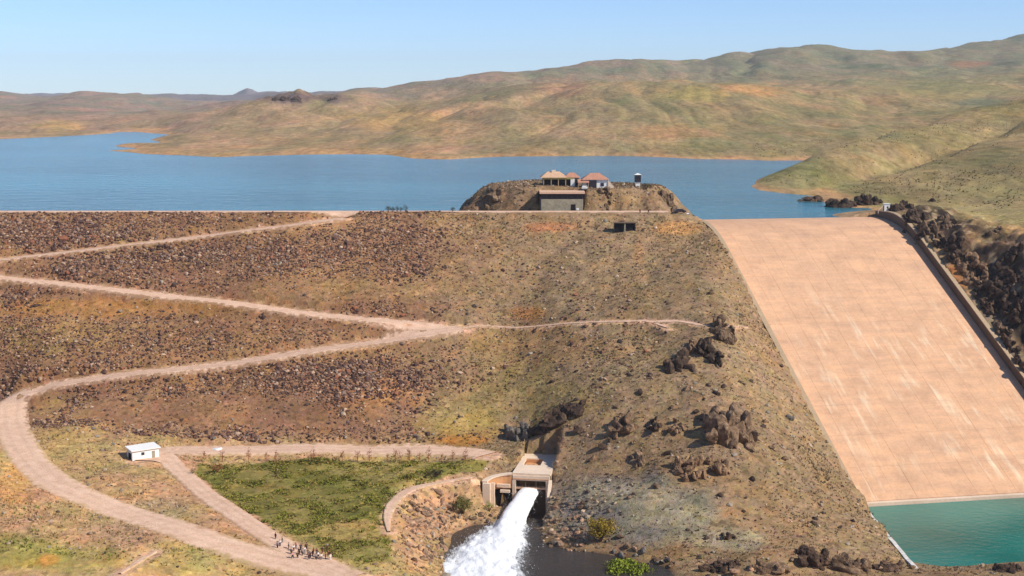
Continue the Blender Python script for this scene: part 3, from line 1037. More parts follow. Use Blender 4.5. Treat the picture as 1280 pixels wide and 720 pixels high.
# ------------------------------------------------------------------ ground, dam, hills
def patch(xs, ys):
    X, Y = np.meshgrid(xs, ys)
    Z = height(X.ravel(), Y.ravel()).reshape(X.shape)
    V = np.stack([X, Y, Z], -1).reshape(-1, 3)
    nx, ny = len(xs), len(ys)
    i, j = np.meshgrid(np.arange(nx - 1), np.arange(ny - 1))
    a = (j * nx + i).ravel()
    F = np.stack([a, a + 1, a + 1 + nx, a + nx], 1)
    return V, F


def compact(V, F):
    used = np.unique(F)
    mp = np.full(len(V), -1)
    mp[used] = np.arange(len(used))
    return V[used], mp[F]


def sheet(name, V, F, mat, colour):
    V, F = compact(V, F)
    me = np_mesh(name, V, F, True)
    add_color(me, 'soil', colour(V[:, 0], V[:, 1], V[:, 2]))
    return link_mesh(name, me, mat=mat)


V, F = patch(np.arange(-330, 336.1, 0.9), np.arange(238, 562.1, 0.8))
cx, cy = V[F[:, 0], 0], V[F[:, 0], 1]
cz = V[F[:, 0], 2]
edge = -22 + 6 * np.sin(cy * .08) + 40 * smooth(cy, 480, 390) * 0
is_dam = (cx < edge) & (cy > 393) & (cy < 545)
dam = sheet('embankment_dam', V, F[is_dam], M['dam'], soil)
props(dam, 'long brown rock fill dam embankment crossed by zigzag tracks below the lake', 'dam')
near = [(V, F[~is_dam])]
# coarser aprons to the sides and towards the hill the picture was taken from
for xs, ys in ((np.arange(-340, 346, 5.0), np.concatenate([np.arange(-60, 230, 6.0), [233, 239]])),
               (np.arange(-1200, -328, 8.0), np.arange(236, 562, 6.0)), (np.arange(335, 1000, 8.0), np.arange(236, 562, 6.0))):
    Va, Fa = patch(xs, ys)
    Va[:, 2] -= 0.15
    near.append((Va, Fa))
n, VV, FA = 0, [], []
for Va, Fa in near:
    VV.append(Va)
    FA.append(Fa + n)
    n += len(Va)
ground = props(sheet('ground', np.concatenate(VV), np.concatenate(FA), M['ground'], soil), kind='structure')

us = np.concatenate([np.arange(-1080, -660, 20.0), np.arange(-660, 661, 2.6), np.arange(664, 1480, 20.0)])
ys = np.exp(np.linspace(math.log(556), math.log(13500), 430))
U, Y = np.meshgrid(us, ys)
X = U / FPX * Y
Z = height(X.ravel(), Y.ravel()).reshape(X.shape)
Z[Y < 566] -= 0.4
V = np.stack([X, Y, Z], -1).reshape(-1, 3)
nx, ny = len(us), len(ys)
i, j = np.meshgrid(np.arange(nx - 1), np.arange(ny - 1))
a = (j * nx + i).ravel()
F = np.stack([a, a + 1, a + 1 + nx, a + nx], 1)
cx, cy, cz = V[F[:, 0], 0], V[F[:, 0], 1], V[F[:, 0], 2]
cu = cx / cy * FPX
keep = V[F].max(1)[:, 2] > 48
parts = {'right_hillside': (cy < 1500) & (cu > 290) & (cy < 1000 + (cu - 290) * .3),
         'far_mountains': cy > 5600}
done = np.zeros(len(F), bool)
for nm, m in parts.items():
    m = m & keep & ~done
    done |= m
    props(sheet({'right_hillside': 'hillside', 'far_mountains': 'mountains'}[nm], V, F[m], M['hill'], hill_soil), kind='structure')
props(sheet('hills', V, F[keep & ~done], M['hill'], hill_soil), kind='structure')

RIB = [0]


# roads and footpaths: cambered ribbons laid on their benches
def ribbon(name, L, hw, mat):
    RIB[0] += 1
    d = np.gradient(L[:, :2], axis=0)
    d /= np.linalg.norm(d, axis=1)[:, None]
    nr = np.stack([d[:, 1], -d[:, 0]], 1)
    w = hw * (1 + .10 * fbm(np.arange(len(L)) / 5, np.zeros(len(L)), 3, 4))
    if name == 'path':
        e = np.minimum(np.arange(len(L)), np.arange(len(L))[::-1]) / 5.0
        w = w * (.25 + .75 * np.clip(e, 0, 1))
    offs = np.array([-1.35, -1.2, -1.0, -.75, -.5, -.25, 0, .25, .5, .75, 1.0, 1.2, 1.35])
    V = []
    for k, o in enumerate(offs):
        p = L[:, :2] + nr * (w * o)[:, None]
        lift = (.20 if abs(o) < 1.1 else .12 if abs(o) < 1.3 else -.08) + .012 * RIB[0]
        z = height(p[:, 0], p[:, 1]) + lift
        V.append(np.stack([p[:, 0], p[:, 1], z], 1))
    V = np.stack(V, 1)
    n, m = len(L), len(offs)
    i, j = np.meshgrid(np.arange(m - 1), np.arange(n - 1))
    a = (j * m + i).ravel()
    me = np_mesh(name, V.reshape(-1, 3), np.stack([a, a + 1, a + 1 + m, a + m], 1), True)
    P = V.reshape(-1, 3)
    add_color(me, 'soil', soil(P[:, 0], P[:, 1], P[:, 2]))
    at = me.attributes.new('edge', 'FLOAT', 'POINT')
    at.data.foreach_set('value', (np.tile(np.abs(offs) / 1.35, len(L)) * (.6 if name == 'path' else 1) + (.36 if name == 'path' else 0)).astype(np.float32))
    return props(link_mesh(name, me, mat=mat), kind='structure')


for nm, L, hw in ROAD_LINES + PATH_LINES:
    ribbon(nm, L, hw, M['road'])
crest = np.array([(x, CREST_Y + 3.2, CREST_Z) for x in np.arange(-600, 57, 4.0)])
ribbon('crest_road', crest, 2.6, M['road'])

# ------------------------------------------------------------------ water
def flat(name, pts, z, mat, kind='structure'):
    mb = MB().poly([(x, y, z) for x, y in pts], [tuple(range(len(pts)))])
    o = mb.build(name, mat)
    return props(o, kind=kind)


c0, c1 = sp_world(-3, -2.0), sp_world(SPW + 3, -2.0)
flat('lake', [(-14000, 13400), (-1600, 511), (60, 511), (c0[0], c0[1]), (c1[0], c1[1]), (420, 545), (9000, 13400)], LAKE_Z, M['lake'])
flat('tail_pool', [(94.6, 300), (94.6, 372)] + [sp_world(-.3, SPS + 4), sp_world(SPW + 3, SPS + 4), (240, 300)], POOL_Z, M['pool'])
flat('river', [(-40, 286), (-30, 352), (-22, 362), (18, 358), (70, 330), (94.3, 322), (94.3, 280), (40, 270)], POOL_Z, M['river'])

# ------------------------------------------------------------------ spillway
spill = thing('spillway', 'wide pink concrete spillway chute descending from the lake to a green pool', 'spillway', (*sp_world(SPW / 2, 0), SPZ - 2))


def local(o, parent):
    o.parent = parent
    o.matrix_parent_inverse = Matrix.Translation(-Vector(parent.location))
    return o


ss = np.concatenate([np.arange(-4, 36, 1.5), np.arange(36, SPS + 1.5, 3.0)])
NB, rows = 12, [(-3.0, 9.0)] + [(9.0 + 12.02 * k, 9.0 + 12.02 * (k + 1)) for k in range(11)]
pw = SPW / NB
for r, (s0, s1) in enumerate(rows):
    for c in range(NB):
        o0, o1 = c * pw + .022, (c + 1) * pw - .022
        lift = random.uniform(-.012, .012)
        nseg = 6 if s0 < 36 else 2
        V = []
        for k in range(nseg + 1):
            s = s0 + .025 + (s1 - s0 - .05) * k / nseg
            for off in (o0, o1):
                x, y = sp_world(off, s)
                z = float(chute_z(s)) + lift
                V.append((x, y, z))
        n = len(V)
        V += [(x, y, z - .5) for x, y, z in V]
        F = []
        for k in range(nseg):
            a = 2 * k
            F += [(a, a + 1, a + 3, a + 2)]
            F += [(a + n, a, a + 2, a + 2 + n), (a + 1, a + 1 + n, a + 3 + n, a + 3)]
        F += [(0, n, n + 1, 1), (2 * nseg, 2 * nseg + 1, n + 2 * nseg + 1, n + 2 * nseg)]
        o = MB().poly(V, F).build('concrete_slab', M['chute'])
        at = o.data.attributes.new('along', 'FLOAT_VECTOR', 'POINT')
        co = np.array(V)
        off, s = sp_local(co[:, 0], co[:, 1])
        at.data.foreach_set('vector', np.stack([off, s, 0 * s], 1).astype(np.float32).ravel())
        local(o, spill)
# bedding under the slabs, seen only in the joints
V = []
for s in ss:
    for off in (-.2, SPW + .2):
        x, y = sp_world(off, s)
        V.append((x, y, float(chute_z(s)) - .07))
F = [(2 * k, 2 * k + 1, 2 * k + 3, 2 * k + 2) for k in range(len(ss) - 1)]
local(MB().poly(V, F).build('bedding', M['chute']), spill)
# end sill at the pool
mb = MB()
x, y = sp_world(SPW / 2, SPS + 1.2)
mb.box((x, y, POOL_Z - 1.0), (SPW + .4, 1.6, 2.5), SPT)
local(mb.build('end_sill', M['cream']), spill)
# crest cap
mb = MB()
x, y = sp_world(SPW / 2, -3.6)
mb.box((x, y, SPZ - 2.0), (SPW + 2, 1.2, 4.05), SPT)
local(mb.build('crest_cap', M['chute']), spill)
for side, off, mat in ((-1, -.75, M['wall']), (1, SPW + .75, M['wall_dark'])):  # right wall takes the darker tone that paints in its shaded face
    sw = np.arange(-5, SPS + 8, 3.0)
    ln = np.array([sp_world(off, s) for s in sw])
    zb = chute_z(sw) - 3
    zt = chute_z(sw) + (3.0 - 2.3 * (1 - smooth(sw, -5, 34)) if side < 0 else 3.2 - 1.2 * (1 - smooth(sw, -5, 14)))
    o = local(MB().wall(ln, 1.2, zb, zt).build('side_wall', mat), spill)
    mb = MB().wall(ln, 1.6, zt + .004, zt + .30)
    local(mb.build('wall_coping', M['wall']), o)
# low pale training wall along the pool
ln = np.array([(94.2, y) for y in np.arange(372, 314, -4.0)])
n = len(ln)
tw = MB().wall(ln, 1.0, np.full(n, -13.0), -8.7 + .35 * fbm(np.arange(n) * .9, np.zeros(n), 3, 500)).build('training_wall', M['lime'])
props(tw, 'low whitish training wall along the left edge of the green pool', 'wall')


# ------------------------------------------------------------------ rocks
def blocky(p, k, seed):
    d, pts = mnoise.voronoi(p * k + Vector((seed, seed * 1.7, -seed)))
    q = pts[0]
    h = math.sin(q.x * 12.9898 + q.y * 78.233 + q.z * 37.719) * 43758.5453
    return h - math.floor(h), d[1] - d[0]


_ico = {}


def ico(sub):
    if sub not in _ico:
        bm = bmesh.new()
        bmesh.ops.create_icosphere(bm, subdivisions=sub, radius=1)
        _ico[sub] = (np.array([v.co[:] for v in bm.verts]), np.array([[v.index for v in f.verts] for f in bm.faces]))
        bm.free()
    return _ico[sub]


def rock_mesh(name, sub, seed, k=1.6, amp=.45):
    """angular block: a ball cut by random planes, then chipped"""
    V, F = ico(sub)
    rg = np.random.default_rng(int(abs(seed) * 1000) + 3)
    nrm = rg.normal(size=(11, 3))
    nrm /= np.linalg.norm(nrm, axis=1)[:, None]
    d = rg.uniform(.46, .98, 11)
    dots = V @ nrm.T
    r = np.where(dots > .05, d / np.maximum(dots, .05), 9).min(1)
    r = np.minimum(r, 1.25)
    out = np.empty_like(V)
    for i, v in enumerate(V):
        p = Vector(v * r[i])
        b, e = blocky(p, k * 1.6, seed)
        n = mnoise.noise(p * 2.6 + Vector((seed, 0, seed)))
        st = (p.z * .9 + p.x * .35) * 3.1 + seed
        out[i] = v * r[i] * (1 + amp * .22 * (b - .5) + .05 * n - (.08 if e < .08 else 0) + .07 * (st - math.floor(st) - .5))
    return out, F


def outcrop(px, py, w, h, mat, label, sub=4, lobes=5, seed=0, depth=1.0, group=None, squash=1.0, lo=240, hi=640):
    """One craggy mass of rock sighted at (px, py), about w x h picture units across."""
    rg = random.Random(seed)
    x, y, z = sight(px, py, lo, hi)
    sc = (y * CP + (CAMZ - z) * SP) / FPX
    W, H = w * sc, h * sc
    VV, FF_, n = [], [], 0
    nb = 1 if lobes == 1 else lobes * 6
    for i in range(nb):
        V, F = rock_mesh('rock', 3, seed * 3.1 + i * 1.7)
        t = (i + .5) / nb - .5 if nb > 1 else 0
        r = W * (.5 if nb == 1 else rg.uniform(.07, .19) * (1.25 if lobes < 4 else 1))
        if i == 0 and nb > 1:
            t = 0
        off = np.array([t * W * .8 + rg.uniform(-.06, .06) * W, rg.uniform(-.6, .7) * H * depth + (.30 * H if lobes > 1 else 0), rg.uniform(-.3, .3) * H])
        off[2] += (height1(x + off[0], y + off[1]) - z) * .9
        if i == 0 and nb > 1:
            r = W * .40
            off[:] = (0, .25 * H, -.12 * H)
        V = V * np.array([r, max(r, H * .3) * .9 * depth, min(H * .5, r * 1.45) * squash * rg.uniform(.7, 1.15)])
        a = rg.uniform(-.4, .4)
        R = np.array([[math.cos(a), 0, math.sin(a)], [0, 1, 0], [-math.sin(a), 0, math.cos(a)]])
        VV.append(V @ R.T + off)
        FF_.append(F + n)
        n += len(V)
    me = np_mesh('rock_outcrop', np.concatenate(VV), np.concatenate(FF_))
    o = link_mesh('rock_outcrop', me, None, (x, y, z), mat)
    return props(o, label, 'rock outcrop', group)


RD, RB, RG = M['rock_dark'], M['rock_brown'], M['rock_grey']
outcrop(851, 461, 40, 26, RD, 'blackish crag, lowest and leftmost of the rocks stepping down from the footpath end', 4, 4, 1)
outcrop(888, 450, 32, 34, RD, 'upright dark crag in the middle of the rocks stepping down from the footpath end', 4, 3, 2)
outcrop(905, 424, 40, 26, RB, 'brown broken crag, topmost of the rocks stepping down from the footpath end', 4, 5, 3)
outcrop(868, 440, 18, 22, RB, 'small brown crag wedged between the two blackish crags below the footpath', 4, 2, 4)
outcrop(916, 548, 74, 44, RB, 'largest brown craggy outcrop, halfway down the ridge beside the spillway', 4, 8, 5)
outcrop(898, 590, 30, 20, RB, 'brown broken outcrop just below the largest crag on the ridge', 4, 4, 15)
outcrop(862, 596, 40, 24, RB, 'low reddish brown outcrop lower left of the largest crag on the ridge', 4, 5, 6)
outcrop(776, 541, 40, 28, RB, 'brown crag on the slope above and right of the outlet roof', 4, 5, 7)
outcrop(818, 542, 20, 30, RD, 'narrow dark upright crag between the crag over the outlet and the largest crag', 4, 2, 8)
outcrop(845, 540, 22, 20, RB, 'small brown rock left of the largest crag', 3, 2, 28)
outcrop(700, 526, 62, 20, RD, 'dark rock ledge on the slope right above the outlet building', 4, 6, 9)
outcrop(648, 548, 34, 22, RG, 'grey rock heap left of and above the outlet roof', 4, 5, 10)
outcrop(722, 540, 14, 16, RD, 'small black rock at the right end of the dark ledge above the outlet', 3, 1, 29)
outcrop(798, 578, 22, 18, RB, 'lone brown rock low on the slope between the outlet and the largest crag', 4, 2, 11)
outcrop(910, 673, 22, 12, RD, 'small blackish rock near the foot of the grey slope', 4, 2, 12)
outcrop(1018, 706, 50, 20, RD, 'dark broken rock at the bottom edge below the ridge', 4, 5, 13)
outcrop(1184, 702, 28, 16, RD, 'dark rock tip at the near shore of the green pool', 4, 2, 14)
outcrop(1222, 706, 60, 12, RB, 'brown rock bank at the near shore of the green pool', 4, 5, 16)
for q in ((1060, 712, 60, 16, RB, 'brown broken rocks on the bottom edge right of the dark broken rock'),
          (965, 714, 50, 14, RB, 'brown broken rocks on the bottom edge left of the dark broken rock'),
          (905, 712, 46, 12, RD, 'dark rocks where the grey bank meets the river at the bottom edge'),
          (1110, 712, 40, 12, RD, 'dark rocks beside the end of the whitish training wall'),
          (1262, 714, 40, 12, RD, 'dark rocks in the bottom right corner of the photo'),
          (615, 250, 30, 12, RB, 'brown rocks on the far left shoulder of the knoll'),
          (835, 254, 26, 12, RB, 'brown rocks on the right shoulder of the knoll')):
    outcrop(*q[:5], q[5], 4, 4, int(q[0] + q[1]))
outcrop(985, 520, 14, 16, RG, 'small grey rock at the chute edge on the ridge', 3, 1, 30)
outcrop(757, 259, 18, 16, RB, 'brown rock face beside the ramp on the knoll', 3, 4, 33)
# rock cut above the right wall of the chute
for q in ((1012, 253, 36, 9, RD, 'low dark rock spit reaching into the lake near the right chute end'),
          (1052, 259, 40, 14, RD, 'dark rock in the lakeside rock cut, left of the white cabin'),
          (1088, 256, 36, 18, RD, 'taller dark rock in the lakeside rock cut right behind the white cabin'),
          (1142, 276, 34, 18, RD, 'brownish black rock of the cut just right of the white cabin'),
          (1166, 290, 30, 22, RB, 'brown rock of the cut midway up the curved chute wall'),
          (1176, 308, 20, 20, RD, 'small dark rock touching the upper chute wall'),
          (1196, 322, 28, 26, RD, 'dark rock of the cut above the orange soil scar'),
          (1186, 284, 26, 16, RB, 'highest brown rock of the cut below the pasture'),
          (1222, 352, 34, 20, RB, 'reddish rock in the orange soil scar beside the chute wall'),
          (1252, 374, 34, 26, RD, 'blackish rock of the cut below the orange soil scar'),
          (1238, 392, 20, 22, RD, 'small blackish rock nearest the wall below the orange scar'),
          (1268, 352, 26, 18, RD, 'dark rock near the picture edge right of the orange scar'),
          (1272, 402, 22, 30, RD, 'tall dark rock at the picture edge'),
          (1262, 436, 22, 26, RD, 'dark rock above the lower chute wall'),
          (1278, 462, 22, 26, RD, 'lowest dark rock beside the chute wall at the picture edge'),
          (1244, 292, 22, 8, RB, 'flat brown rock lying alone in the pasture above the cut'),
          (1128, 262, 34, 14, RD, 'dark rock of the cut between the white cabin and the pasture'),
          (1152, 296, 20, 18, RD, 'dark rock of the cut against the upper bend of the chute wall'),
          (1210, 338, 26, 22, RB, 'brown rock of the cut just above the reddish one in the scar'),
          (1230, 372, 24, 22, RD, 'dark rock of the cut just below the reddish one in the scar'),
          (1262, 330, 34, 18, RD, 'broad dark rock under the pasture near the picture edge'),
          (1254, 412, 22, 22, RB, 'brown rock midway between the wall and the tall dark rock'),
          (1166, 252, 8, 10, RD, 'tiny upright dark rock alone in the pasture above the cut'),
          (358, 125, 40, 6, RD, 'dark crag at the left tip of the peninsula hilltop'),
          (415, 125, 14, 4, RD, 'small dark crag on the peninsula hilltop right of the bigger one')):
    far_ = q[0] < 1000
    outcrop(*q[:5], q[5], 4, 4, int(q[0] + q[1]), lo=1700 if far_ else 240, hi=3200 if far_ else 640)

# boulders: a few shapes, copied
BOULDERS = []
for k in range(7):
    V, F = rock_mesh('boulder', 2, 50 + k * 3.3, 1.3, .5)
    V = V * np.array([1.0, .8, .65])
    BOULDERS.append(np_mesh('boulder', V, F))
for me in BOULDERS:
    me.materials.append(M['stone'])


def boulder(x, y, size, label, group, mat=None):
    me = random.choice(BOULDERS)
    o = bpy.data.objects.new('boulder', me)
    COL.objects.link(o)
    o.location = (x, y, height1(x, y) + size * .12)
    o.rotation_euler = (random.uniform(-.4, .4), random.uniform(-.4, .4), random.uniform(0, 6.28))
    s = size * .5
    o.scale = (s * random.uniform(.85, 1.3), s * random.uniform(.85, 1.2), s * random.uniform(.8, 1.3))
    if '%s' in label:
        label = label % (('small', 'medium', 'large')[(size > .95) + (size > 1.5)] + ' ' + ({RB: 'brown', RG: 'grey', RD: 'dark brown'}.get(mat, 'pinkish')))
        group = group + ' (' + label.split(' boulder')[0] + ')'
    if mat:
        o.material_slots[0].link = 'OBJECT'
        o.material_slots[0].material = mat
    return props(o, label, 'boulder', group)


def scatter_px(poly, n, fn=sight):
    xs, ys = [p[0] for p in poly], [p[1] for p in poly]
    out = []
    while len(out) < n:
        px, py = random.uniform(min(xs), max(xs)), random.uniform(min(ys), max(ys))
        if in_poly(np.array([px]), np.array([py]), poly)[0]:
            x, y, z = fn(px, py)
            if z > POOL_Z - .4:
                out.append((x, y, z))
    return out


LEFT_RIP = [(498, 640), (512, 620), (545, 610), (575, 618), (575, 632), (556, 655), (556, 690), (540, 704), (510, 700), (500, 670)]
for x, y, z in scatter_px(LEFT_RIP, 120):
    boulder(x, y, random.choice((.7, .9, 1.1, 1.4, 1.8, 2.3)), '%s boulder in the riprap ring left of the foaming pool', 'riprap boulders left of the pool',
            random.choice((None, None, RB)))
for x, y, z in scatter_px([(558, 648), (575, 640), (640, 640), (645, 652), (600, 655), (560, 657)], 22):
    boulder(x, y, random.choice((.8, 1.1, 1.5, 1.9)), '%s boulder on the bank at the foot of the outlet pier', 'boulders at the outlet pier', random.choice((None, RB, RB)))
RIGHT_RIP = [(676, 622), (700, 612), (735, 632), (760, 655), (800, 686), (850, 706), (838, 712), (790, 700), (758, 692), (735, 680), (690, 692), (668, 690), (668, 660)]
for x, y, z in scatter_px(RIGHT_RIP, 120):
    boulder(x, y, random.choice((.6, .8, 1.0, 1.3, 1.7, 2.2)), '%s boulder in the riprap bank right of the white water jet', 'riprap boulders right of the jet',
            random.choice((None, RG, RG, RB)))
for px, py, s in ((705, 664, 3.2), (690, 668, 2.8), (722, 668, 2.6), (700, 682, 2.8), (712, 690, 2.6), (728, 683, 2.4), (740, 672, 2.4)):
    x, y, z = sight(px, py)
    boulder(x, y, s * .8, 'large orange tinted boulder at the waterline right of the white water jet', 'large waterline boulders right of the jet')
for px, py in ((1125, 705), (1140, 711), (1100, 712), (1080, 708), (1060, 700), (990, 700), (970, 712), (940, 712), (920, 716), (900, 711), (880, 713), (1150, 716), (1245, 712), (1265, 716)):
    x, y, z = sight(px, py)
    boulder(x, y, random.uniform(1.4, 3.0), '%s boulder on the low bank along the bottom edge of the photo', 'boulders along the bottom edge', random.choice((RB, RD, None)))
for px, py, s in ((800, 492, 2.4), (812, 470, 2.2), (905, 484, 2.0), (926, 478, 1.6), (886, 482, 2.0), (858, 486, 2.0), (896, 493, 2.2), (770, 510, 2.2), (840, 510, 1.8), (835, 568, 2.4), (740, 575, 2.4), (755, 560, 3.0), (690, 478, 2.4), (720, 465, 1.8),
                  (640, 470, 1.6), (940, 600, 2.4), (980, 575, 2.2), (955, 528, 1.8), (870, 515, 2.2), (890, 366, 2.8), (868, 385, 2.2), (1008, 690, 2.2), (1050, 660, 1.4), (1066, 652, 1.4), (930, 640, 1.4), (820, 610, 2.2), (790, 470, 1.8), (965, 560, 2.0), (880, 500, 1.5), (900, 620, 1.8)):
    x, y, z = sight(px, py)
    boulder(x, y, s, '%s boulder lying loose on the natural slope between outlet and chute', 'loose boulders on the natural slope', random.choice((RB, RD)))
for px, py in ((384, 548), (390, 551), (268, 549), (432, 547), (345, 552), (285, 550), (520, 546), (470, 549), (250, 552), (310, 545)):
    x, y, z = sight(px, py)
    boulder(x, y, random.uniform(1.0, 1.9), '%s boulder at the dam foot just above the lower road', 'boulders at the dam foot', random.choice((RD, RG)))


# loose stone covering: one mesh each
def rubble(name, pts, sizes, tints, tall=.75):
    V0, F0 = ico(1)
    n, k = len(pts), len(V0)
    jit = 1 + RNG.uniform(-.35, .35, (n, k, 1))
    a = RNG.uniform(0, 6.28, n)
    ca, sa = np.cos(a), np.sin(a)
    V = V0[None] * jit * sizes[:, None, None] * np.array([1, .8, tall])[None, None]
    X = V[..., 0] * ca[:, None] - V[..., 1] * sa[:, None]
    Y = V[..., 0] * sa[:, None] + V[..., 1] * ca[:, None]
    P = np.stack([X, Y, V[..., 2]], -1) + pts[:, None]
    F = F0[None] + (np.arange(n) * k)[:, None, None]
    me = np_mesh(name, P.reshape(-1, 3), F.reshape(-1, 3))
    add_color(me, 'tint', np.repeat(tints, k, 0))
    return props(link_mesh(name, me, mat=M['tinted']), kind='stuff')


def near_road(x, y, margin):
    r = np.zeros(x.shape, bool)
    for line, hw in ROADS:
        for p in line[::1]:
            r |= np.hypot(x - p[0], y - p[1]) < hw * 1.2 + margin
    return r


_ico[1] = ico(1)
octa = np.array([(1, 0, 0), (-1, 0, 0), (0, 1, 0), (0, -1, 0), (0, 0, 1), (0, 0, -1), ], float)
ICO_V, ICO_F = ico(1)
# use the plain 12-point solid for the many stones
phi = (1 + 5 ** .5) / 2
V12 = np.array([(-1, phi, 0), (1, phi, 0), (-1, -phi, 0), (1, -phi, 0), (0, -1, phi), (0, 1, phi), (0, -1, -phi), (0, 1, -phi), (phi, 0, -1), (phi, 0, 1), (-phi, 0, -1), (-phi, 0, 1)]) / 1.9
F12 = np.array([(0, 11, 5), (0, 5, 1), (0, 1, 7), (0, 7, 10), (0, 10, 11), (1, 5, 9), (5, 11, 4), (11, 10, 2), (10, 7, 6), (7, 1, 8), (3, 9, 4), (3, 4, 2), (3, 2, 6), (3, 6, 8), (3, 8, 9), (4, 9, 5), (2, 4, 11), (6, 2, 10), (8, 6, 7), (9, 8, 1)])
_ico[1] = (V12, F12)

N = 110000
x, y = RNG.uniform(-225, 40, N), RNG.uniform(394, 500, N)
z = height(x, y)
px, py = project(x, y, z)
band = fbm(x / 45, y / 14, 3, 90) + .5 * fbm(x / 10, y / 10, 2, 91)
dens = smooth(band, -.45, .45) * .75 + .12
for bx, by, rx, ry, s in ((200, 300, 300, 40, .4), (480, 310, 160, 26, .45), (130, 425, 160, 30, .25), (300, 440, 260, 30, .35), (420, 470, 160, 26, .4), (100, 380, 160, 12, -.25), (460, 365, 160, 16, -.35), (600, 400, 70, 140, -.8), (300, 520, 200, 14, -.35), (520, 530, 70, 30, -.3)):
    dens = dens + s * np.exp(-((px - bx) / rx) ** 2 - ((py - by) / ry) ** 2)
dens *= 1 - smooth(x + 8 * band, -34, -2) * .93
keep = (RNG.uniform(0, 1, N) < dens * .85) & ~near_road(x, y, .9)
x, y, z, band = x[keep], y[keep], z[keep], band[keep]
sz = np.exp(RNG.normal(-1.12, .36, len(x))) * (1 + .35 * smooth(band, 0, .6))
pal = np.array([srgb(80, 60, 54), srgb(100, 74, 64), srgb(122, 90, 72), srgb(142, 106, 82), srgb(156, 126, 102), srgb(132, 110, 98), srgb(176, 148, 124), srgb(144, 94, 70)])
ti = pal[RNG.choice(len(pal), len(x), p=[.22, .2, .16, .12, .10, .08, .07, .05])] * RNG.uniform(.8, 1.2, (len(x), 1))
rubble('rubble', np.stack([x, y, z + sz * .08], 1), sz, ti)

# stones of the natural slope, river banks and the left foreground
N = 34000
x, y = RNG.uniform(-150, 112, N), RNG.uniform(300, 560, N)
z = height(x, y)
dens = np.where(y > 505, .45, np.where(x > -20, .15, .10)) + .25 * smooth(fbm(x / 12, y / 12, 3, 95), .1, .5)
px, py = project(x, y, z)
dens = dens + .8 * np.exp(-((px - 745) / 50) ** 2 - ((py - 640) / 26) ** 2) + .7 * np.exp(-((px - 540) / 34) ** 2 - ((py - 655) / 34) ** 2)
dens = dens * (1 - .8 * np.exp(-((px - 830) / 80) ** 2 - ((py - 640) / 30) ** 2))
ok = (RNG.uniform(0, 1, N) < dens) & (z > POOL_Z - .3) & ~near_road(x, y, .5) & ~in_poly(x, y, FIELD_W)
off, s_ = sp_local(x, y)
ok &= (off < -1.6) | (s_ > SPS + 40)
ok &= (z > 56.5) | (y < 500)
ok &= ~((np.abs(x - 18.4) < 9) & (y > 498) & (y < 522)) & ~((y > 498) & (y < 508.5))
x, y, z, px, py = x[ok], y[ok], z[ok], px[ok], py[ok]
sz = np.exp(RNG.normal(-1.15, .42, len(x))) * np.where((py > 610) & (px > 490) & (px < 900), 1.35, 1.0)
pal2 = np.array([srgb(84, 70, 62), srgb(124, 104, 86), srgb(156, 134, 110), srgb(186, 162, 136), srgb(150, 140, 124)])
ti = pal2[RNG.choice(5, len(x), p=[.26, .27, .2, .12, .15])] * RNG.uniform(.8, 1.2, (len(x), 1))
rubble('gravel', np.stack([x, y, z + sz * .05], 1), sz, ti)


def tufts(name, x, y, h, w, tints, blades=4):
    """Spiky low tufts: a handful of thin upright triangles each."""
    n = len(x)
    z = height(x, y)
    a = RNG.uniform(0, 6.28, (n, blades))
    r = RNG.uniform(.1, 1.0, (n, blades)) * w[:, None]
    bx, by = x[:, None] + np.cos(a) * r * .5, y[:, None] + np.sin(a) * r * .5
    tx, ty = x[:, None] + np.cos(a) * r * 1.3, y[:, None] + np.sin(a) * r * 1.3
    hw = w[:, None] * .38
    p0 = np.stack([bx - np.sin(a) * hw, by + np.cos(a) * hw, np.broadcast_to(z[:, None] - .1, bx.shape)], -1)
    p1 = np.stack([bx + np.sin(a) * hw, by - np.cos(a) * hw, np.broadcast_to(z[:, None] - .1, bx.shape)], -1)
    p2 = np.stack([tx, ty, z[:, None] + h[:, None] * RNG.uniform(.6, 1.1, (n, blades))], -1)
    V = np.stack([p0, p1, p2], 2).reshape(-1, 3)
    F = np.arange(n * blades * 3).reshape(-1, 3)
    me = np_mesh(name, V, F)
    add_color(me, 'tint', np.repeat(tints, blades * 3, 0))
    return props(link_mesh(name, me, mat=M['tuft']), kind='stuff')


# weeds of the green field
lo, hi = FIELD_W.min(0), FIELD_W.max(0)
N = 60000
x, y = RNG.uniform(lo[0], hi[0], N), RNG.uniform(lo[1], hi[1], N)
n1 = fbm(x / 4, y / 4, 3, 120)
ok = in_poly(x + 1.2 * n1, y + 1.5 * n1, FIELD_W) & (RNG.uniform(0, 1, N) < .30 + .9 * n1) & ~near_road(x, y, .2)
px, py = project(x, y, height(x, y))
ok &= ~((np.hypot((px - 440) / 48, (py - 664) / 11) < 1) & (RNG.uniform(0, 1, N) < .85))
x, y, n1 = x[ok][:16000], y[ok][:16000], n1[ok][:16000]
gp = np.array([srgb(104, 112, 40), srgb(128, 128, 48), srgb(150, 138, 62), srgb(168, 146, 84), srgb(70, 70, 36), srgb(104, 78, 46)])
ti = gp[RNG.choice(6, len(x), p=[.24, .27, .18, .12, .11, .08])] * RNG.uniform(.8, 1.2, (len(x), 1))
tufts('weeds', x, y, RNG.uniform(.10, .32, len(x)) * (1 + 1.4 * n1.clip(0)), RNG.uniform(.3, .9, len(x)), ti, 4)

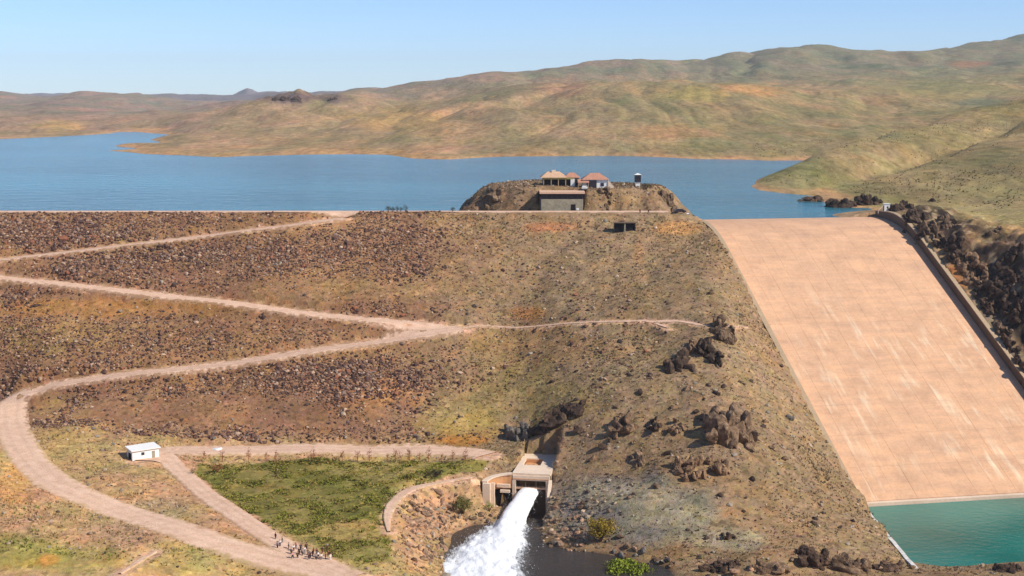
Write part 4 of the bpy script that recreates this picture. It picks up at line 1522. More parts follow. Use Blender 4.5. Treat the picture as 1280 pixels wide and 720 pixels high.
# dry grass and low scrub over slopes and foreground
N = 120000
x, y = RNG.uniform(-190, 112, N), RNG.uniform(300, 560, N)
n1 = fbm(x / 14, y / 14, 4, 130)
z = height(x, y)
off, s_ = sp_local(x, y)
ok = (RNG.uniform(0, 1, N) < np.where((x < -25) & (y > 400), .22, .5) + .5 * n1) & (z > POOL_Z + .6) & ((z > 56.5) | (y < 500)) & ~((np.abs(x - 18.4) < 9) & (y > 498) & (y < 522)) & ~((y > 498.5) & (y < 508)) & ~near_road(x, y, .3) & ((off < -1.8) | (s_ > SPS + 40)) & ~in_poly(x, y, FIELD_W)
pxa, pya = project(x, y, z)
ok &= RNG.uniform(0, 1, N) > .75 * np.exp(-((pxa - 820) / 90) ** 2 - ((pya - 640) / 34) ** 2)
x, y, z, n1 = x[ok][:46000], y[ok][:46000], z[ok][:46000], n1[ok][:46000]
base = soil(x, y, z)
px, py = project(x, y, z)
green = .8 * np.exp(-((px - 60) / 120) ** 2 - ((py - 700) / 30) ** 2) + .10 * smooth(n1, .1, .5) + .3 * np.exp(-((px - 640) / 120) ** 2 - ((py - 495) / 40) ** 2)
g = (RNG.uniform(0, 1, len(x)) < green)[:, None]
ti = np.where(g, np.array(srgb(116, 122, 48)), base * RNG.uniform(.55, 1.15, (len(x), 1)))
tufts('dry_grass', x, y, RNG.uniform(.15, .55, len(x)) * (1 + .8 * n1.clip(0)), RNG.uniform(.25, .7, len(x)), ti, 3)

# scrub dots over the right hillside
N = 9000
u, yy = RNG.uniform(300, 700, N), np.exp(RNG.uniform(math.log(520), math.log(1200), N))
x = u / FPX * yy
z = height(x, yy)
off, s_ = sp_local(x, yy)
ok = (z > 56.5) & ((off > SPW + 3) | (yy > 560)) & (RNG.uniform(0, 1, N) < .25 + .9 * fbm(x / 40, yy / 40, 3, 140))
x, yy = x[ok], yy[ok]
ti = np.array(srgb(128, 116, 76)) * RNG.uniform(.6, 1.3, (len(x), 1))
tufts('scrub', x, yy, RNG.uniform(.3, .8, len(x)), RNG.uniform(.4, 1.0, len(x)), ti, 4)


# ------------------------------------------------------------------ shrubs and saplings
def leaf_cloud(n, rx, ry, rz, size, clumps, rg, low=-.2):
    """many small leaf faces gathered in clumps through an uneven crown"""
    V, F = [], []
    cs = []
    for _ in range(clumps):
        while True:
            p = np.array([rg.uniform(-1, 1), rg.uniform(-1, 1), rg.uniform(low, 1)])
            if .25 < np.linalg.norm(p) < .95:
                break
        cs.append(p)
    for i in range(n):
        c = cs[rg.randrange(clumps)]
        p = (c + np.array([rg.gauss(0, .16) for _ in range(3)])) * (rx, ry, rz)
        d = Vector((rg.gauss(0, 1), rg.gauss(0, 1), rg.gauss(0, .7))).normalized()
        a = d.orthogonal().normalized() * size * rg.uniform(.6, 1.3)
        b = d.cross(a.normalized()) * size * .5 * rg.uniform(.6, 1.3)
        q = Vector(p)
        k = len(V)
        V += [tuple(q - a), tuple(q - b), tuple(q + a), tuple(q + b)]
        F.append((k, k + 1, k + 2, k + 3))
    return V, F


def leaf_mat(name, c):
    m = Mat(name, .75, .2)
    f = m.noise(1.3, 3, .6, m.n('ShaderNodeTexCoord').outputs['Object'])
    m.color(m.ramp(f, [(.3, tuple(v * .6 for v in c)), (.7, tuple(v * 1.35 for v in c))]))
    m.b.inputs['Subsurface Weight'].default_value = 0.0
    return m.m


M['leaf_gold'] = leaf_mat('olive_gold_leaves', srgb(146, 124, 40))
M['leaf_olive'] = leaf_mat('olive_leaves', srgb(112, 108, 52))
M['leaf_green'] = leaf_mat('green_leaves', srgb(126, 136, 40))
M['leaf_dark'] = leaf_mat('dark_leaves', srgb(62, 58, 38))
M['leaf_red'] = leaf_mat('reddish_buds', srgb(150, 84, 58))
M['bark'] = simple('bark', srgb(92, 70, 54), .3, 2.0)
M['twig'] = simple('reddish_twigs', srgb(140, 84, 62), .3, 2.0)


def shrub(px, py, w, h, mat, label, seed, n=1500, name='shrub', group=None, at=None):
    rg = random.Random(seed)
    x, y, z = at or sight(px, py)
    sc = (y * CP + (CAMZ - z) * SP) / FPX
    W, H = w * sc, h * sc
    t = thing(name, label, name, (x, y, z - .1), 0, group)
    mb = MB()
    for k in range(6):
        a = k * 1.05 + rg.uniform(-.3, .3)
        e = (math.cos(a) * W * .28, math.sin(a) * W * .28, H * rg.uniform(.5, .75))
        mb.tube([(0, 0, 0), (e[0] * .4, e[1] * .4, e[2] * .5), e], [W * .035, W * .022, W * .008], 5)
    mb.build('stem', M['bark'], t)
    V, F = leaf_cloud(n, W * .5, W * .45, H * .52, W * .034, 34, rg)
    V = [(a, b, c + H * .5) for a, b, c in V]
    MB().poly(V, F).build('foliage', mat, t)
    return t


shrub(751, 677, 36, 32, M['leaf_gold'], 'round olive gold shrub on the riverbank right of the jet', 1, 2200)
shrub(579, 643, 26, 22, M['leaf_olive'], 'olive shrub at the water left of the outlet building', 2, 1600)
shrub(612, 640, 14, 14, M['leaf_green'], 'small green shrub growing against the outlet pier', 12, 600)
shrub(782, 724, 60, 22, M['leaf_green'], 'bright green bush at the bottom edge by the river', 3, 2200)
shrub(746, 287, 9, 10, M['leaf_dark'], 'dark bush left of the dark open shed', 4, 500)
shrub(671, 264, 10, 9, M['leaf_dark'], 'dark bush at the left end of the terrace building', 5, 500)
shrub(808, 237, 14, 8, M['leaf_dark'], 'low dark bush right of the lookout tower', 6, 500)
shrub(272, 591, 14, 14, M['leaf_red'], 'reddish brown bush in the left corner of the green field', 7, 700)
shrub(345, 596, 9, 8, M['leaf_dark'], 'small dark bush alone in the upper green field', 8, 400)
shrub(545, 596, 22, 9, M['leaf_dark'], 'dark bush at the right end of the green field', 9, 700)
shrub(241, 593, 8, 9, M['leaf_dark'], 'dark bush at the sharp left tip of the green field', 10, 400)
shrub(868, 268, 5, 4, M['leaf_dark'], 'tiny dark bush at the left chute end', 11, 200)


def make_sapling(seed, h):
    rg = random.Random(seed)
    t = thing('sapling', 'thin reddish sapling in the row along the lower road bank', 'sapling', group='saplings along the lower road')
    mb = MB()
    mb.tube([(0, 0, -.2), (.05, 0, h * .5), (.1, .05, h)], [.09, .06, .015], 5)
    for k in range(9):
        a, zz = rg.uniform(0, 6.28), h * rg.uniform(.25, .8)
        l = h * rg.uniform(.18, .32)
        mb.tube([(.05, 0, zz), (math.cos(a) * l * .5, math.sin(a) * l * .5, zz + l * .5), (math.cos(a) * l * .7, math.sin(a) * l * .7, zz + l)], [.04, .025, .008], 4)
    mb.build('trunk', M['twig'], t)
    V, F = leaf_cloud(130, h * .26, h * .26, h * .42, .13, 12, rg, -.7)
    MB().poly([(a, b, c + h * .62) for a, b, c in V], F).build('crown', M['leaf_red'], t)
    return t


def dup(root, loc, rz, label=None, group=None, scale=None):
    r = root.copy()
    COL.objects.link(r)
    r.location, r.rotation_euler = loc, (0, 0, rz)
    if scale:
        r.scale = (scale,) * 3
    if label:
        r['label'] = label
    if group:
        r['group'] = group
    for ch in list(root.children):
        c = ch.copy()
        COL.objects.link(c)
        c.parent = r
        for g in ch.children:
            d = g.copy()
            COL.objects.link(d)
            d.parent = c
    return r


SAP = [make_sapling(k, 3.2 + .3 * k) for k in range(3)]
used = set()
for k, px in enumerate((255, 278, 311, 333, 345, 392, 428, 447, 462, 484, 494, 500, 512, 524, 536, 552, 566, 582)):
    x, y, z = sight(px, 578 + random.uniform(-1.5, 1.5))
    b = SAP[k % 3]
    if k < 3:
        b.location, used = (x, y, z), used
        continue
    dup(b, (x, y, z), random.uniform(0, 6.28), scale=random.uniform(.7, 1.15))


# ------------------------------------------------------------------ outlet works
AX, RX = Vector((-.165, -.986, 0)), Vector((.986, -.165, 0))
ORZ = math.atan2(RX.y, RX.x)


def out_w(x, y):
    return OX + RX.x * x + AX.x * y, OY + RX.y * x + AX.y * y


out = thing('outlet_building', 'cream concrete outlet building with flat roof and dark slot over the water jet', 'outlet building', (OX, OY, OZ), ORZ)
# built in its own frame: +x right, -y towards the pool
mb = MB()
mb.box((-4.45, 15.5, 2.7), (1.4, 13.0, .6)).box((3.15, 15.5, 2.7), (4.0, 13.0, .6))
mb.box((0, 4.5, 2.7), (10.3, 9.0, .604)).box((0, 20.9, 2.7), (10.304, 2.0, .604))
mb.box((-1.3, 17.9, 2.7), (4.9, 4.0, .598))
mb.build('roof', M['cream'], out)
mb = MB()
mb.box((-1.3, 12.4, 1.6), (5.0, 6.6, .5)).box((-1.3, 15.7, 2.1), (5.0, .3, 1.4))
mb.build('roof_pit', M['orange'], out)
mb = MB()
mb.box((0, .15, 1.75), (10.0, .9, 1.3))
lint = mb.build('lintel', M['cream'], out)
MB().box((0, -.36, 1.52), (10.02, .12, .16)).build('lintel_ledge', M['orange'], lint)
MB().box((-4.65, .2, -5.5), (.9, 1.2, 13.2)).build('portal_pier', M['cream'], out)
MB().box((4.55, .2, -5.5), (1.1, 1.2, 13.2)).build('portal_pier', M['cream'], out)
for gx_ in (-1.55, 1.3):
    MB().box((gx_, .5, .1), (.22, .5, 2.0)).build('gate_post', M['wall_dark'], out)
MB().box((0, 8.6, -1.4), (10.0, .3, 5.0)).build('gate_chamber', M['dark'], out)
for c_, s_3 in (((-5.0, 11, -3.4), (.5, 20.0, 11.6)), ((5.0, 11, -3.4), (.5, 20.0, 11.6)), ((0, 21.2, -3.4), (9.5, .4, 11.6))):
    MB().box(c_, s_3).build('side_wall', M['wall'], out)
mb = MB()
mb.box((0, .9, -1.15), (8.3, 1.2, .5))
mb.build('sill', M['slab'], out)
MB().box((0, 1.8, -6.6), (8.3, .5, 9.8)).build('chute_wall', M['wall_dark'], out)
# right wing wall stepping down to the water
ln = np.array([(5.3, -.5), (5.35, -3.0), (5.5, -6.0), (5.8, -9.0)])
mb = MB().wall(ln, .9, [-12.5] * 4, [1.6, -.6, -3.2, -6.2])
w = mb.build('wing_wall', M['cream'], out)
# left wing: curved wall with a pier at its tip, and a dark bay between it and the portal
th = np.linspace(0, math.pi / 2, 9)
ln = np.stack([-5.3 - 6.4 * np.sin(th), .2 - 5.8 * (1 - np.cos(th))], 1)
mb = MB().wall(ln, 1.0, np.full(9, -1.2), np.linspace(2.55, 1.5, 9))
mb.build('wing_wall', M['orange'], out)
mb = MB().wall(ln, 1.5, np.linspace(2.556, 1.506, 9), np.linspace(2.95, 1.9, 9))
mb.build('wall_coping', M['cream'], out)
MB().box((-11.1, -5.9, -5.2), (2.0, 1.2, 13.4)).build('pier', M['cream'], out)
MB().box((-9.55, -5.0, -5.2), (.9, .8, 13.2)).build('pier', M['cream'], out)
MB().box((-7.3, -1.6, -.2), (3.6, .8, .9)).build('ledge', M['cream'], out)
MB().box((-6.6, -3.0, -1.3), (2.6, .7, .7)).build('ledge', M['cream'], out)
mb = MB()
mb.box((-7.8, .6, -6.5), (5.2, .3, 11.0))
mb.build('bay_back', M['dark'], out)
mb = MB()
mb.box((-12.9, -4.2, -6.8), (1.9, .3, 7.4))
mb.build('shade_panel', M['dark'], out)  # near-black panel painting the shade cast left of the pier
MB().box((-13.9, -4.6, -6.6), (.5, 1.0, 8.4)).build('shade_panel_wall', M['wall'], out)  # short wall added to edge the painted shade

# ------------------------------------------------------------------ water jet
jet = thing('water_jet', 'white jet of water bursting from the outlet and foaming across the pool', 'water jet', (OX, OY, 0))


def jl(o):
    o.parent = jet
    o.matrix_parent_inverse = Matrix.Translation((-OX, -OY, 0))
    return o


path = []
for t in np.linspace(0, 1, 26):
    d = 1.0 - 2.2 + 17.0 * t                 # distance in front of the sill
    zc = OZ - 1.75 - 5.9 * t ** 1.6
    cx_, cy_ = out_w(-.55 - 3.0 * t ** 1.4, d)
    path.append((cx_, cy_, zc, 2.75 + 1.0 * t + .9 * t * t, .85 + 1.3 * t))
V, F, nk = [], [], 28
for i, (cx_, cy_, zc, hw, hh) in enumerate(path):
    for k in range(nk):
        a = 2 * math.pi * k / nk
        q = .88 + .10 * float(fbm(np.array([k * .55 + 3]), np.array([i * .22]), 3, 201)[0]) * (.3 + i / 12) + .20 * float(fbm(np.array([a * 3.1]), np.array([i * .05]), 3, 203)[0])
        ex = math.copysign(abs(math.cos(a)) ** .7, math.cos(a)) * hw * q
        ez = math.copysign(abs(math.sin(a)) ** .7, math.sin(a)) * hh * q
        V.append((cx_ + RX.x * ex, cy_ + RX.y * ex, zc + ez))
for i in range(len(path) - 1):
    for k in range(nk):
        F.append((i * nk + k, i * nk + (k + 1) % nk, (i + 1) * nk + (k + 1) % nk, (i + 1) * nk + k))
F.append(tuple(range(nk)))
jl(MB().poly(V, F).build('stream', M['foam'], smooth_shade=True))
# foam spreading over the pool
xs, ys = np.arange(-24, 13, .35), np.arange(300, 358, .5)
X, Y = np.meshgrid(xs, ys)
t = np.clip((356 - Y) / 44, 0, 1)
cxl = -.6 - 6.4 * t
hwL, hwR = 4.3 + 10.5 * t ** .8, 4.3 + 5.4 * t ** .8
dx = np.where(X < cxl, (cxl - X) / hwL, (X - cxl) / hwR)
nn = .34 * fbm(X / 2.2, Y / 4.0, 4, 210) + .3 * fbm(X / 6, Y / 8, 3, 211)
cov = 1 - np.hypot(dx, np.maximum((Y - 353) / 4, 0)) + nn
cov0 = 1 - np.hypot(dx, np.maximum((Y - 353) / 4, 0)) + .6 * nn
Zf = POOL_Z + .03 + .5 * smooth(cov, 0, .6) + 1.5 * smooth(cov, .15, 1.0) * (1 - .75 * t) + .30 * fbm(X / 1.5 + Y * .14, Y / 4.5, 4, 212) * smooth(cov, 0, .5)
V = np.stack([X, Y, Zf], -1).reshape(-1, 3)
nx, ny = len(xs), len(ys)
i, j = np.meshgrid(np.arange(nx - 1), np.arange(ny - 1))
a = (j * nx + i).ravel()
F = np.stack([a, a + 1, a + 1 + nx, a + nx], 1)
cv = cov0.ravel()
F = F[cv[F].max(1) > -.35]
used = np.unique(F)
V, F = compact(V, F)
fm = np_mesh('foam', V, F, True)
at = fm.attributes.new('cover', 'FLOAT', 'POINT')
at.data.foreach_set('value', cv[used].astype(np.float32))
jl(link_mesh('foam', fm, mat=M['torn']))
# flying drops and froth
pts, sz = [], []
for _ in range(700):
    i = random.randrange(4, 26)
    cx_, cy_, zc, hw, hh = path[i]
    e = random.gauss(0, .62)
    e = max(-1.4, min(1.4, e)) * hw
    pts.append((cx_ + RX.x * e + random.gauss(0, .3), cy_ + RX.y * e + random.gauss(0, .4), zc + abs(random.gauss(0, .5)) * hh + .2))
    sz.append(random.uniform(.03, .08))
for _ in range(900):
    tt = random.random()
    yy = 355 - 40 * tt
    c = -.6 - 6.4 * tt
    e = random.gauss(0, .55)
    xx = c + e * (4.3 + (10.5 if e < 0 else 5.4) * tt ** .8)
    pts.append((xx, yy, POOL_Z + .3 + abs(random.gauss(0, .5)) + 1.0 * max(0, 1 - abs(e)) * (1 - tt)))
    sz.append(random.uniform(.03, .10))
pts, sz = np.array(pts), np.array(sz)
k = len(V12)
V = (V12[None] * (sz[:, None, None] * (1 + RNG.uniform(-.3, .3, (len(sz), k, 1)))) + pts[:, None]).reshape(-1, 3)
F = (F12[None] + (np.arange(len(sz)) * k)[:, None, None]).reshape(-1, 3)
sp = jl(link_mesh('spray', np_mesh('spray', V, F, True), mat=M['foam']))
sp['kind'] = 'stuff'

# ------------------------------------------------------------------ white hut at the dam foot
hx, hy, hz = sight(177, 574)
hut = thing('hut', 'small white flat roofed hut beside the start of the lower road', 'hut', (hx, hy + 1.6, hz), math.radians(36))
mb = MB().box((0, 1.9, 1.35), (7.6, .25, 3.0)).box((0, -1.9, 1.25), (7.6, .25, 2.8)).box((-3.68, 0, 1.25), (.24, 3.55, 2.8)).box((3.68, 0, 1.25), (.24, 3.55, 2.8))
mb.build('wall', M['white'], hut)
v = [(-4.2, -2.5, 2.66), (4.2, -2.5, 2.66), (4.2, 2.5, 3.1), (-4.2, 2.5, 3.1)]
MB().poly(v + [(a, b, c + .25) for a, b, c in v], [(3, 2, 1, 0), (4, 5, 6, 7), (0, 1, 5, 4), (1, 2, 6, 5), (2, 3, 7, 6), (3, 0, 4, 7)]).build('roof', M['white'], hut)
MB().box((-.8, -2.04, 1.65), (.9, .06, .8)).build('window', M['glass'], hut)
MB().box((2.2, -2.04, 1.0), (.9, .06, 2.0)).build('door', M['grey_wall'], hut)
MB().box((-3.82, -.2, .95), (.06, 1.9, 1.9)).build('shaded_end_opening', M['dark'], hut)  # near-black opening, also carries the shade of the end wall
for px, py, w, h in ((219, 562, 16, 6), (272, 563, 18, 4)):
    x, y, z = sight(px, py)
    V, F = rock_mesh('heap', 3, px, 1.5, .3)
    V = V * np.array([w * .11, 1.8, .5])
    props(link_mesh('gravel_heap', np_mesh('gravel_heap', V, F, True), None, (x, y, z), M['white'] if px > 250 else M['slab']),
          'low whitish heap of chalk on the lower road' if px > 250 else 'pale pinkish heap of gravel beside the white hut', 'heap')

# ------------------------------------------------------------------ buildings on the knoll
gx, gy, gz = sight(705, 236)
ha = thing('house', 'long low house with tan hipped roofs and dark veranda on the knoll', 'house', (18.2, 528, height1(18.2, 525) - .3))
MB().box((0, 1.0, 1.7), (13.6, 6.2, 3.4)).build('wall', M['grey_wall'], ha)
r = MB().hip((-2.6, .5, 3.4), (9.0, 8.4), 2.1, .5, .5).build('roof', M['tan_roof'], ha)
MB().box((-2.6, .2, 5.2), (1.5, 1.2, 1.7)).build('chimney', M['cream'], r)
MB().hip((4.2, .9, 3.38), (5.2, 7.2), 1.7, .35, .5).build('roof', M['brick_red'], ha)
MB().box((-1.2, -3.86, 3.2), (11.4, .25, .7)).build('fascia', M['fascia'], ha)
MB().box((-1.2, -2.4, 1.55), (11.0, .5, 2.9)).build('veranda_opening', M['dark'], ha)
for x in (-6.4, -3.6, -.9, 1.8):
    MB().box((x, -3.6, 1.5), (.3, .3, 2.9)).build('veranda_post', M['wall'], ha)
MB().box((4.4, -3.0, 1.5), (1.5, .5, 3.0)).build('pilaster', M['white'], ha)
MB().box((6.0, -2.2, 1.4), (1.0, .12, 2.0)).build('door', M['dark'], ha)
MB().box((-.4, -3.4, -.3), (14.5, 1.4, .8)).build('shadow_plinth', M['wall_dark'], ha)  # base strip, terrace edge shadow put into its dark colour

hb = thing('house', 'house with red hipped roof, white gable side and dark glazed front on the knoll', 'house', (31.0, 526, height1(31, 523) - .3))
MB().box((0, .6, 1.7), (9.4, 6.4, 3.4)).build('wall', M['white'], hb)
MB().hip((0, .6, 3.42), (9.6, 7.0), 2.3, .35, .35).build('roof', M['brick_red'], hb)
g = MB().box((-1.4, -2.75, 1.7), (3.6, .3, 2.9)).build('glazed_front', M['glass'], hb)
for x in (-3.2, -2.0, -.8, .4):
    MB().box((x, -2.93, 1.7), (.1, .06, 2.9)).build('mullion', M['tank'], g)
v = [(-6.6, -4.4, 2.3), (-2.4, -4.4, 2.3), (-2.4, -1.6, 3.3), (-6.6, -1.6, 3.3)]
pr = MB().poly(v + [(a, b, c + .2) for a, b, c in v], [(3, 2, 1, 0), (4, 5, 6, 7), (0, 1, 5, 4), (1, 2, 6, 5), (2, 3, 7, 6), (3, 0, 4, 7)]).build('porch_roof', M['brick_red'], hb)
for x in (-6.4, -2.7):
    MB().box((x, -4.2, 1.15), (.22, .22, 2.3)).build('porch_post', M['wall'], pr)
v = [(4.7, -2.9, 0), (7.6, -2.9, 0), (4.7, -2.9, 3.3), (4.7, 3.5, 0), (7.6, 3.5, 0), (4.7, 3.5, 3.3)]
MB().poly(v, [(0, 1, 2), (5, 4, 3), (1, 4, 5, 2), (0, 3, 4, 1), (0, 2, 5, 3)]).build('buttress', M['cream'], hb)
MB().box((2.6, -2.68, 1.6), (1.2, .14, 1.2)).build('window', M['glass'], hb)

tb = thing('terrace_building', 'grey masonry building with flat terrace roof and dark window band facing the dam crest', 'building', (18.2, 513.0, CREST_Z))
MB().box((0, 1.0, 1.9), (15.2, 9.0, 4.6)).build('wall', M['grey_wall'], tb)
MB().box((0, 1.2, 5.2), (14.6, 8.4, 1.994)).build('window_band', M['glass'], tb)
for k in range(9):
    MB().box((-7.4 + 1.85 * k, -3.3, 5.2), (.28, .3, 2.0)).build('post', M['tank'], tb)
MB().box((0, 2.2, 6.55), (16.4, 12.8, .7)).build('roof_slab', M['slab'], tb)
MB().box((4.0, -3.52, 1.2), (1.7, .1, 2.3)).build('door', M['dark'], tb)
MB().box((5.6, -3.52, .6), (.9, .12, .8)).build('white_panel', M['white'], tb)
MB().box((-7.9, -1.0, 2.3), (.5, 5.0, 5.6)).build('shaded_end_wall', M['tank'], tb)  # side return coloured near-black to carry its shade

x, y, z = sight(797, 233.5)
tw = thing('lookout_tower', 'small dark lookout cabin with white cap on a white base at the knoll edge', 'lookout tower', (x, y, z))
MB().box((0, 0, .9), (1.7, 1.7, 1.9)).build('base', M['white'], tw)
c = MB().box((0, 0, 3.2), (2.3, 2.3, 2.7)).build('cabin', M['tank'], tw)
MB().box((0, -1.17, 3.5), (1.5, .06, .9)).build('window', M['glass'], c)
MB().hip((0, 0, 4.56), (2.4, 2.4), .6, .05, .2).build('roof', M['white'], tw)

x, y, z = sight(781, 290)
sh = thing('shed', 'dark open fronted double shed cut into the slope below the knoll', 'shed', (x, y, z))
MB().box((0, 2.6, 1.5), (7.4, .2, 3.2)).box((-3.6, 1.3, 1.5), (.2, 2.5, 3.2)).box((3.6, 1.3, 1.5), (.2, 2.5, 3.2)).build('wall', M['tank'], sh)
MB().box((0, 1.2, 3.2), (7.8, 3.4, .22)).build('roof', M['wall_dark'], sh)
MB().box((0, -.1, 1.5), (.5, .25, 3.2)).build('centre_post', M['grey_wall'], sh)
for k in (-1.85, 1.85):
    MB().box((k, .6, 1.4), (3.1, .2, 2.9)).build('bay', M['dark'], sh)

x, y = sp_world(-2.2, -3)
z = height1(x, y)
pr = thing('gate_pier', 'small white pier at the left end of the chute crest', 'pier', (x, y, z))
MB().box((0, 0, .9), (.9, .9, 2.0)).build('shaft', M['white'], pr)
MB().hip((0, 0, 1.9), (1.0, 1.0), .35, .05, .1).build('cap', M['white'], pr)
MB().box((1.6, -1.2, .2), (2.6, .35, .7), -.7).build('parapet', M['white'], pr)

x, y = sp_world(SPW + 2.6, -1)
z = max(height1(x, y), 57.5)
cb = thing('cabin', 'small white cabin at the right end of the chute crest', 'cabin', (x, y, z))
MB().box((0, 0, 1.2), (2.1, 2.0, 2.9)).build('wall', M['white'], cb)
MB().box((0, 0, 2.72), (2.5, 2.4, .16)).build('roof', M['white'], cb)
MB().box((-1.07, -.2, 1.0), (.06, .9, 1.9)).build('door', M['dark'], cb)
MB().box((.2, -1.02, 1.5), (.6, .06, .6)).build('window', M['glass'], cb)
mb = MB()
mb.tube([(-3.4, -1.4, .2), (-1.4, -.8, 2.2)], [.12, .12], 6).tube([(-3.4, -1.4, -1), (-3.4, -1.4, .25)], [.1, .1], 6)
mb.build('stair_rail', M['cream'], cb)


# ------------------------------------------------------------------ cars
def make_car(name, label, loc, rz, paint):
    t = thing(name, label, 'car', loc, rz)
    prof = [(-2.1, .35), (-2.1, .85), (-1.5, .95), (-.95, 1.42), (.75, 1.45), (1.45, .98), (2.1, .85), (2.12, .35)]
    v = [(a, -.82, b) for a, b in prof] + [(a, .82, b) for a, b in prof]
    n = len(prof)
    f = [tuple(range(n)), tuple(range(2 * n - 1, n - 1, -1))] + [(i, (i + 1) % n, n + (i + 1) % n, n + i) for i in range(n)]
    MB().poly(v, f).build('body', paint, t)
    for s in (-1, 1):
        MB().box((-.1, s * .83, 1.18), (1.5, .03, .34)).build('window', M['glass'], t)
    for a in (-1.3, 1.3):
        for s in (-1, 1):
            MB().tube([(a, s * .72, .33), (a, s * .9, .33)], [.33, .33], 12).build('wheel', M['tank'], t)
    return t


M['car_dark'] = simple('dark_car_paint', (.03, .02, .022), .1, 1, .3, 0, .5)
M['car_pale'] = simple('pale_car_paint', (.62, .60, .58), .1, 1, .3, 0, .5)
x, y, z = sight(850, 266.5)
make_car('parked_car', 'dark car parked on the crest road at the right end of the knoll', (x, y, z + .1), .05, M['car_dark'])
x, y, z = sight(731, 238.5)
make_car('parked_car', 'pale car parked at the top of the ramp below the red roofed house', (x, y, z + .1), 1.35, M['car_pale'])


# ------------------------------------------------------------------ people
def skin(name, joints, bones, sub=1):
    me = bpy.data.meshes.new(name)
    names = list(joints)
    me.from_pydata([joints[k][:3] for k in names], [(names.index(a), names.index(b)) for a, b in bones], [])
    o = bpy.data.objects.new(name, me)
    COL.objects.link(o)
    md = o.modifiers.new('skin', 'SKIN')
    for i, k in enumerate(names):
        r = joints[k][3]
        me.skin_vertices[0].data[i].radius = (r, r)
    me.skin_vertices[0].data[0].use_root = True
    md.use_smooth_shade = True
    if sub:
        sb = o.modifiers.new('sub', 'SUBSURF')
        sb.levels = sb.render_levels = sub
    dg = bpy.context.evaluated_depsgraph_get()
    res = bpy.data.meshes.new_from_object(o.evaluated_get(dg))
    res.name = name
    bpy.data.objects.remove(o, do_unlink=True)
    return res


def person_meshes(pose):
    st, arm, lean = pose          # stride, arm spread, lean
    L = lambda z: lean * max(z - .95, 0)
    J = {'pelvis': (0, 0, .95, .13), 'waist': (0, -L(1.12), 1.12, .125), 'chest': (0, -L(1.32), 1.32, .15), 'neck': (0, -L(1.48), 1.48, .055),
         'head': (0, -L(1.62) - .01, 1.60, .088), 'crown': (0, -L(1.7), 1.68, .078), 'nose': (0, -L(1.62) - .115, 1.60, .014)}
    B = [('pelvis', 'waist'), ('waist', 'chest'), ('chest', 'neck'), ('neck', 'head'), ('head', 'crown'), ('head', 'nose')]
    for s, n in ((-1, 'a'), (1, 'b')):
        J.update({n + 'ear': (s * .1, -L(1.6), 1.6, .016), n + 'hip': (s * .1, 0, .9, .095), n + 'knee': (s * .11, -st * s * .16 - .02, .5, .062), n + 'ankle': (s * .12, -st * s * .26 + .03, .09, .042), n + 'toe': (s * .14, -st * s * .26 - .13, .04, .035),
                  n + 'sho': (s * .19, -L(1.42), 1.42, .062), n + 'elb': (s * (.25 + arm), -L(1.15) + .02, 1.14, .042), n + 'wri': (s * (.24 + arm * .6), -L(.95) - .10 - arm * .6, .92, .03), n + 'palm': (s * (.235 + arm * .5), -L(.9) - .13 - arm * .7, .85, .032)})
        B += [('head', n + 'ear'), ('pelvis', n + 'hip'), (n + 'hip', n + 'knee'), (n + 'knee', n + 'ankle'), (n + 'ankle', n + 'toe'), ('chest', n + 'sho'), (n + 'sho', n + 'elb'), (n + 'elb', n + 'wri'), (n + 'wri', n + 'palm')]
        p = J[n + 'palm']
        for i, (dy, dz, r) in enumerate(((-.03, -.075, .009), (-.01, -.085, .009), (.012, -.08, .009), (.03, -.065, .008), (-.05, -.02, .010))):
            J[n + 'f%d' % i] = (p[0] - s * .02, p[1] + dy - .01, p[2] + dz, r)
            B.append((n + 'palm', n + 'f%d' % i))
    body = skin('body', J, B)
    sj = {k: (*J[k][:3], J[k][3] + .022) for k in ('pelvis', 'waist', 'chest', 'asho', 'bsho', 'aelb', 'belb')}
    for k in ('a', 'b'):
        sj[k + 'cuff'] = tuple(J[k + 'elb'][i] * .15 + J[k + 'wri'][i] * .85 for i in range(3)) + (.045,)
    shirt = skin('shirt', sj, [('pelvis', 'waist'), ('waist', 'chest'), ('chest', 'asho'), ('chest', 'bsho'), ('asho', 'aelb'), ('bsho', 'belb'), ('aelb', 'acuff'), ('belb', 'bcuff')])
    tj = {k: (*J[k][:3], J[k][3] + .028) for k in ('pelvis', 'ahip', 'bhip', 'aknee', 'bknee', 'aankle', 'bankle')}
    trousers = skin('trousers', tj, [('pelvis', 'ahip'), ('pelvis', 'bhip'), ('ahip', 'aknee'), ('bhip', 'bknee'), ('aknee', 'aankle'), ('bknee', 'bankle')])
    h = J['crown']
    hv, hf = ico(2)
    sel = hf[(hv[hf][:, :, 2].mean(1) > -.15)]
    V, F = compact(hv * np.array([.112, .118, .105]) + np.array([h[0], h[1] + .02, h[2] - .02]), sel)
    hair = np_mesh('hair', V, F, True)
    for me in (body, shirt, trousers, hair):
        me.materials.append(None)
    return body, shirt, trousers, hair


M['skin'] = simple('skin', srgb(196, 142, 108), .1, 3, .6, 0)
M['hair'] = simple('dark_hair', (.015, .012, .01), .2, 4, .6, 0)
CLOTH = {k: simple(k + '_cloth', srgb(*c), .15, 6, .9, 0) for k, c in dict(black=(34, 28, 32), white=(226, 220, 214), navy=(48, 50, 78), maroon=(104, 44, 48), grey=(132, 132, 136), pink=(206, 150, 146), brown=(96, 70, 54), olive=(98, 96, 62)).items()}
POSES = [person_meshes(p) for p in ((.1, .02, .02), (.9, .06, .04), (.2, .14, .10))]


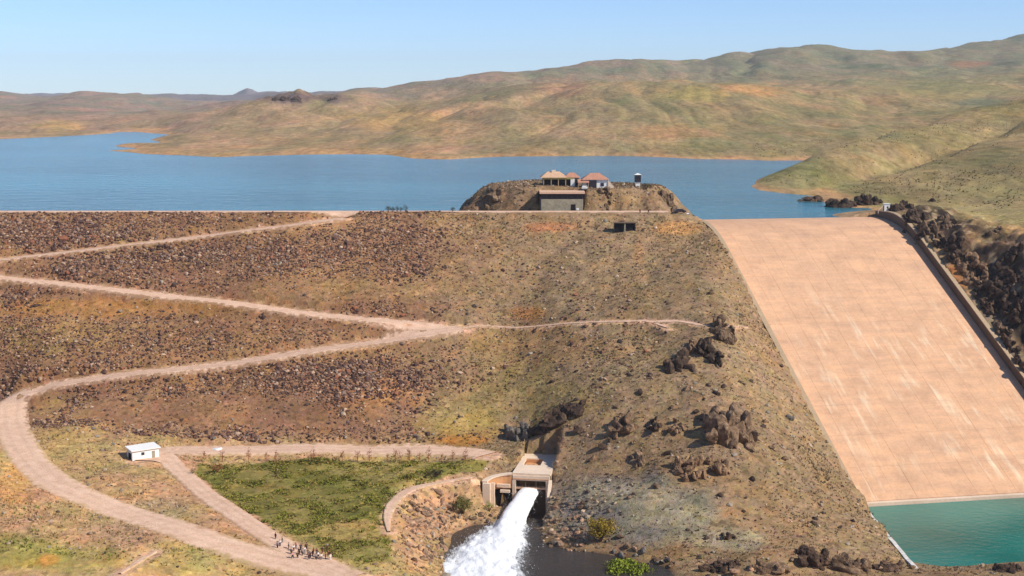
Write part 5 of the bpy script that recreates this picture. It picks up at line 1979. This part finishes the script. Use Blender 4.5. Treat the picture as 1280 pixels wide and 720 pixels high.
def person(x, y, rz, shirt, trousers, label, group=None, pose=0):
    t = thing('person', label, 'person', (x, y, height1(x, y) + .02), rz, group)
    for me, nm, mt in zip(POSES[pose], ('body', 'shirt', 'trousers', 'hair'), (M['skin'], CLOTH[shirt], CLOTH[trousers], M['hair'])):
        o = link_mesh(nm, me, t)
        o.material_slots[0].link = 'OBJECT'
        o.material_slots[0].material = mt
    return t


x, y, z = sight(344.5, 675)
person(x, y, 2.4, 'black', 'black', 'person in black walking alone at the upper left end of the crowd', None, 1)
crowd = [(350, 684, 'white', 'navy'), (353, 680, 'olive', 'grey'), (347, 686, 'grey', 'navy'), (361, 687, 'grey', 'brown'), (364, 694, 'navy', 'black'), (367, 690, 'white', 'maroon'), (370, 687, 'pink', 'grey'), (366, 699, 'pink', 'navy'),
         (376, 689, 'navy', 'black'), (374, 694, 'black', 'black'), (378, 696, 'grey', 'black'), (383, 688, 'black', 'black'), (381, 693, 'white', 'grey'), (385, 695, 'olive', 'grey'), (388, 699, 'black', 'black'), (391, 697, 'black', 'maroon'),
         (386, 701, 'black', 'navy'), (392, 693, 'maroon', 'black'), (396, 695, 'maroon', 'grey'), (398, 699, 'white', 'black'), (403, 692, 'black', 'maroon'), (407, 700, 'maroon', 'navy'), (411, 697, 'maroon', 'black'), (413, 701, 'white', 'white'),
         (402, 701, 'white', 'grey'), (395, 701, 'grey', 'black'), (409, 688, 'grey', 'maroon'), (372, 699, 'brown', 'black')]
for k, (px, py, a, b) in enumerate(crowd):
    x, y, z = sight(px, py)
    person(x, y, random.uniform(0, 6.28), a, b, 'person in %s top and %s trousers in the crowd on the gravel track' % (a, b), 'crowd on the gravel track', k % 3)
for k, (px, w, h) in enumerate(((486, 5, 4.5), (491.5, 5, 3.5), (497, 4, 4.5), (501.5, 3.5, 4), (507.5, 4.5, 5), (566, 4.5, 3.5))):
    shrub(px, 266, w * 1.5, h * 1.8, M['leaf_dark'], 'tiny dark shrub on the dam crest edge against the lake' if px < 520 else 'tiny dark shrub alone on the dam crest just left of the knoll', 40 + k, 800, at=((px - 640) * .2871, 502.0, CREST_Z + .25),
          group='shrubs on the dam crest' if px < 520 else None)
for k, px in enumerate((800, 810.5)):
    x, y, z = sight(px, 267, 470, 520)
    person(x, min(y, 506), .4 * k, 'black', 'black', 'dark clothed person on the crest road below the lookout tower', 'people below the lookout tower', k)


# ------------------------------------------------------------------ air: pale even haze over the whole place
hz = bpy.data.materials.new('haze_air')
hz.use_nodes = True
nt = hz.node_tree
for nd in list(nt.nodes):
    if nd.type == 'BSDF_PRINCIPLED':
        nt.nodes.remove(nd)
pv = nt.nodes.new('ShaderNodeVolumePrincipled')
pv.inputs['Color'].default_value = (0.92, 0.96, 1.0, 1)
pv.inputs['Density'].default_value = 5.0e-5
pv.inputs['Anisotropy'].default_value = 0.0
nt.links.new(pv.outputs[0], nt.nodes['Material Output'].inputs['Volume'])
mb = MB().box((0, 6900, 215), (21000, 14400, 570))
haze = mb.build('haze', hz)
props(haze, kind='stuff')
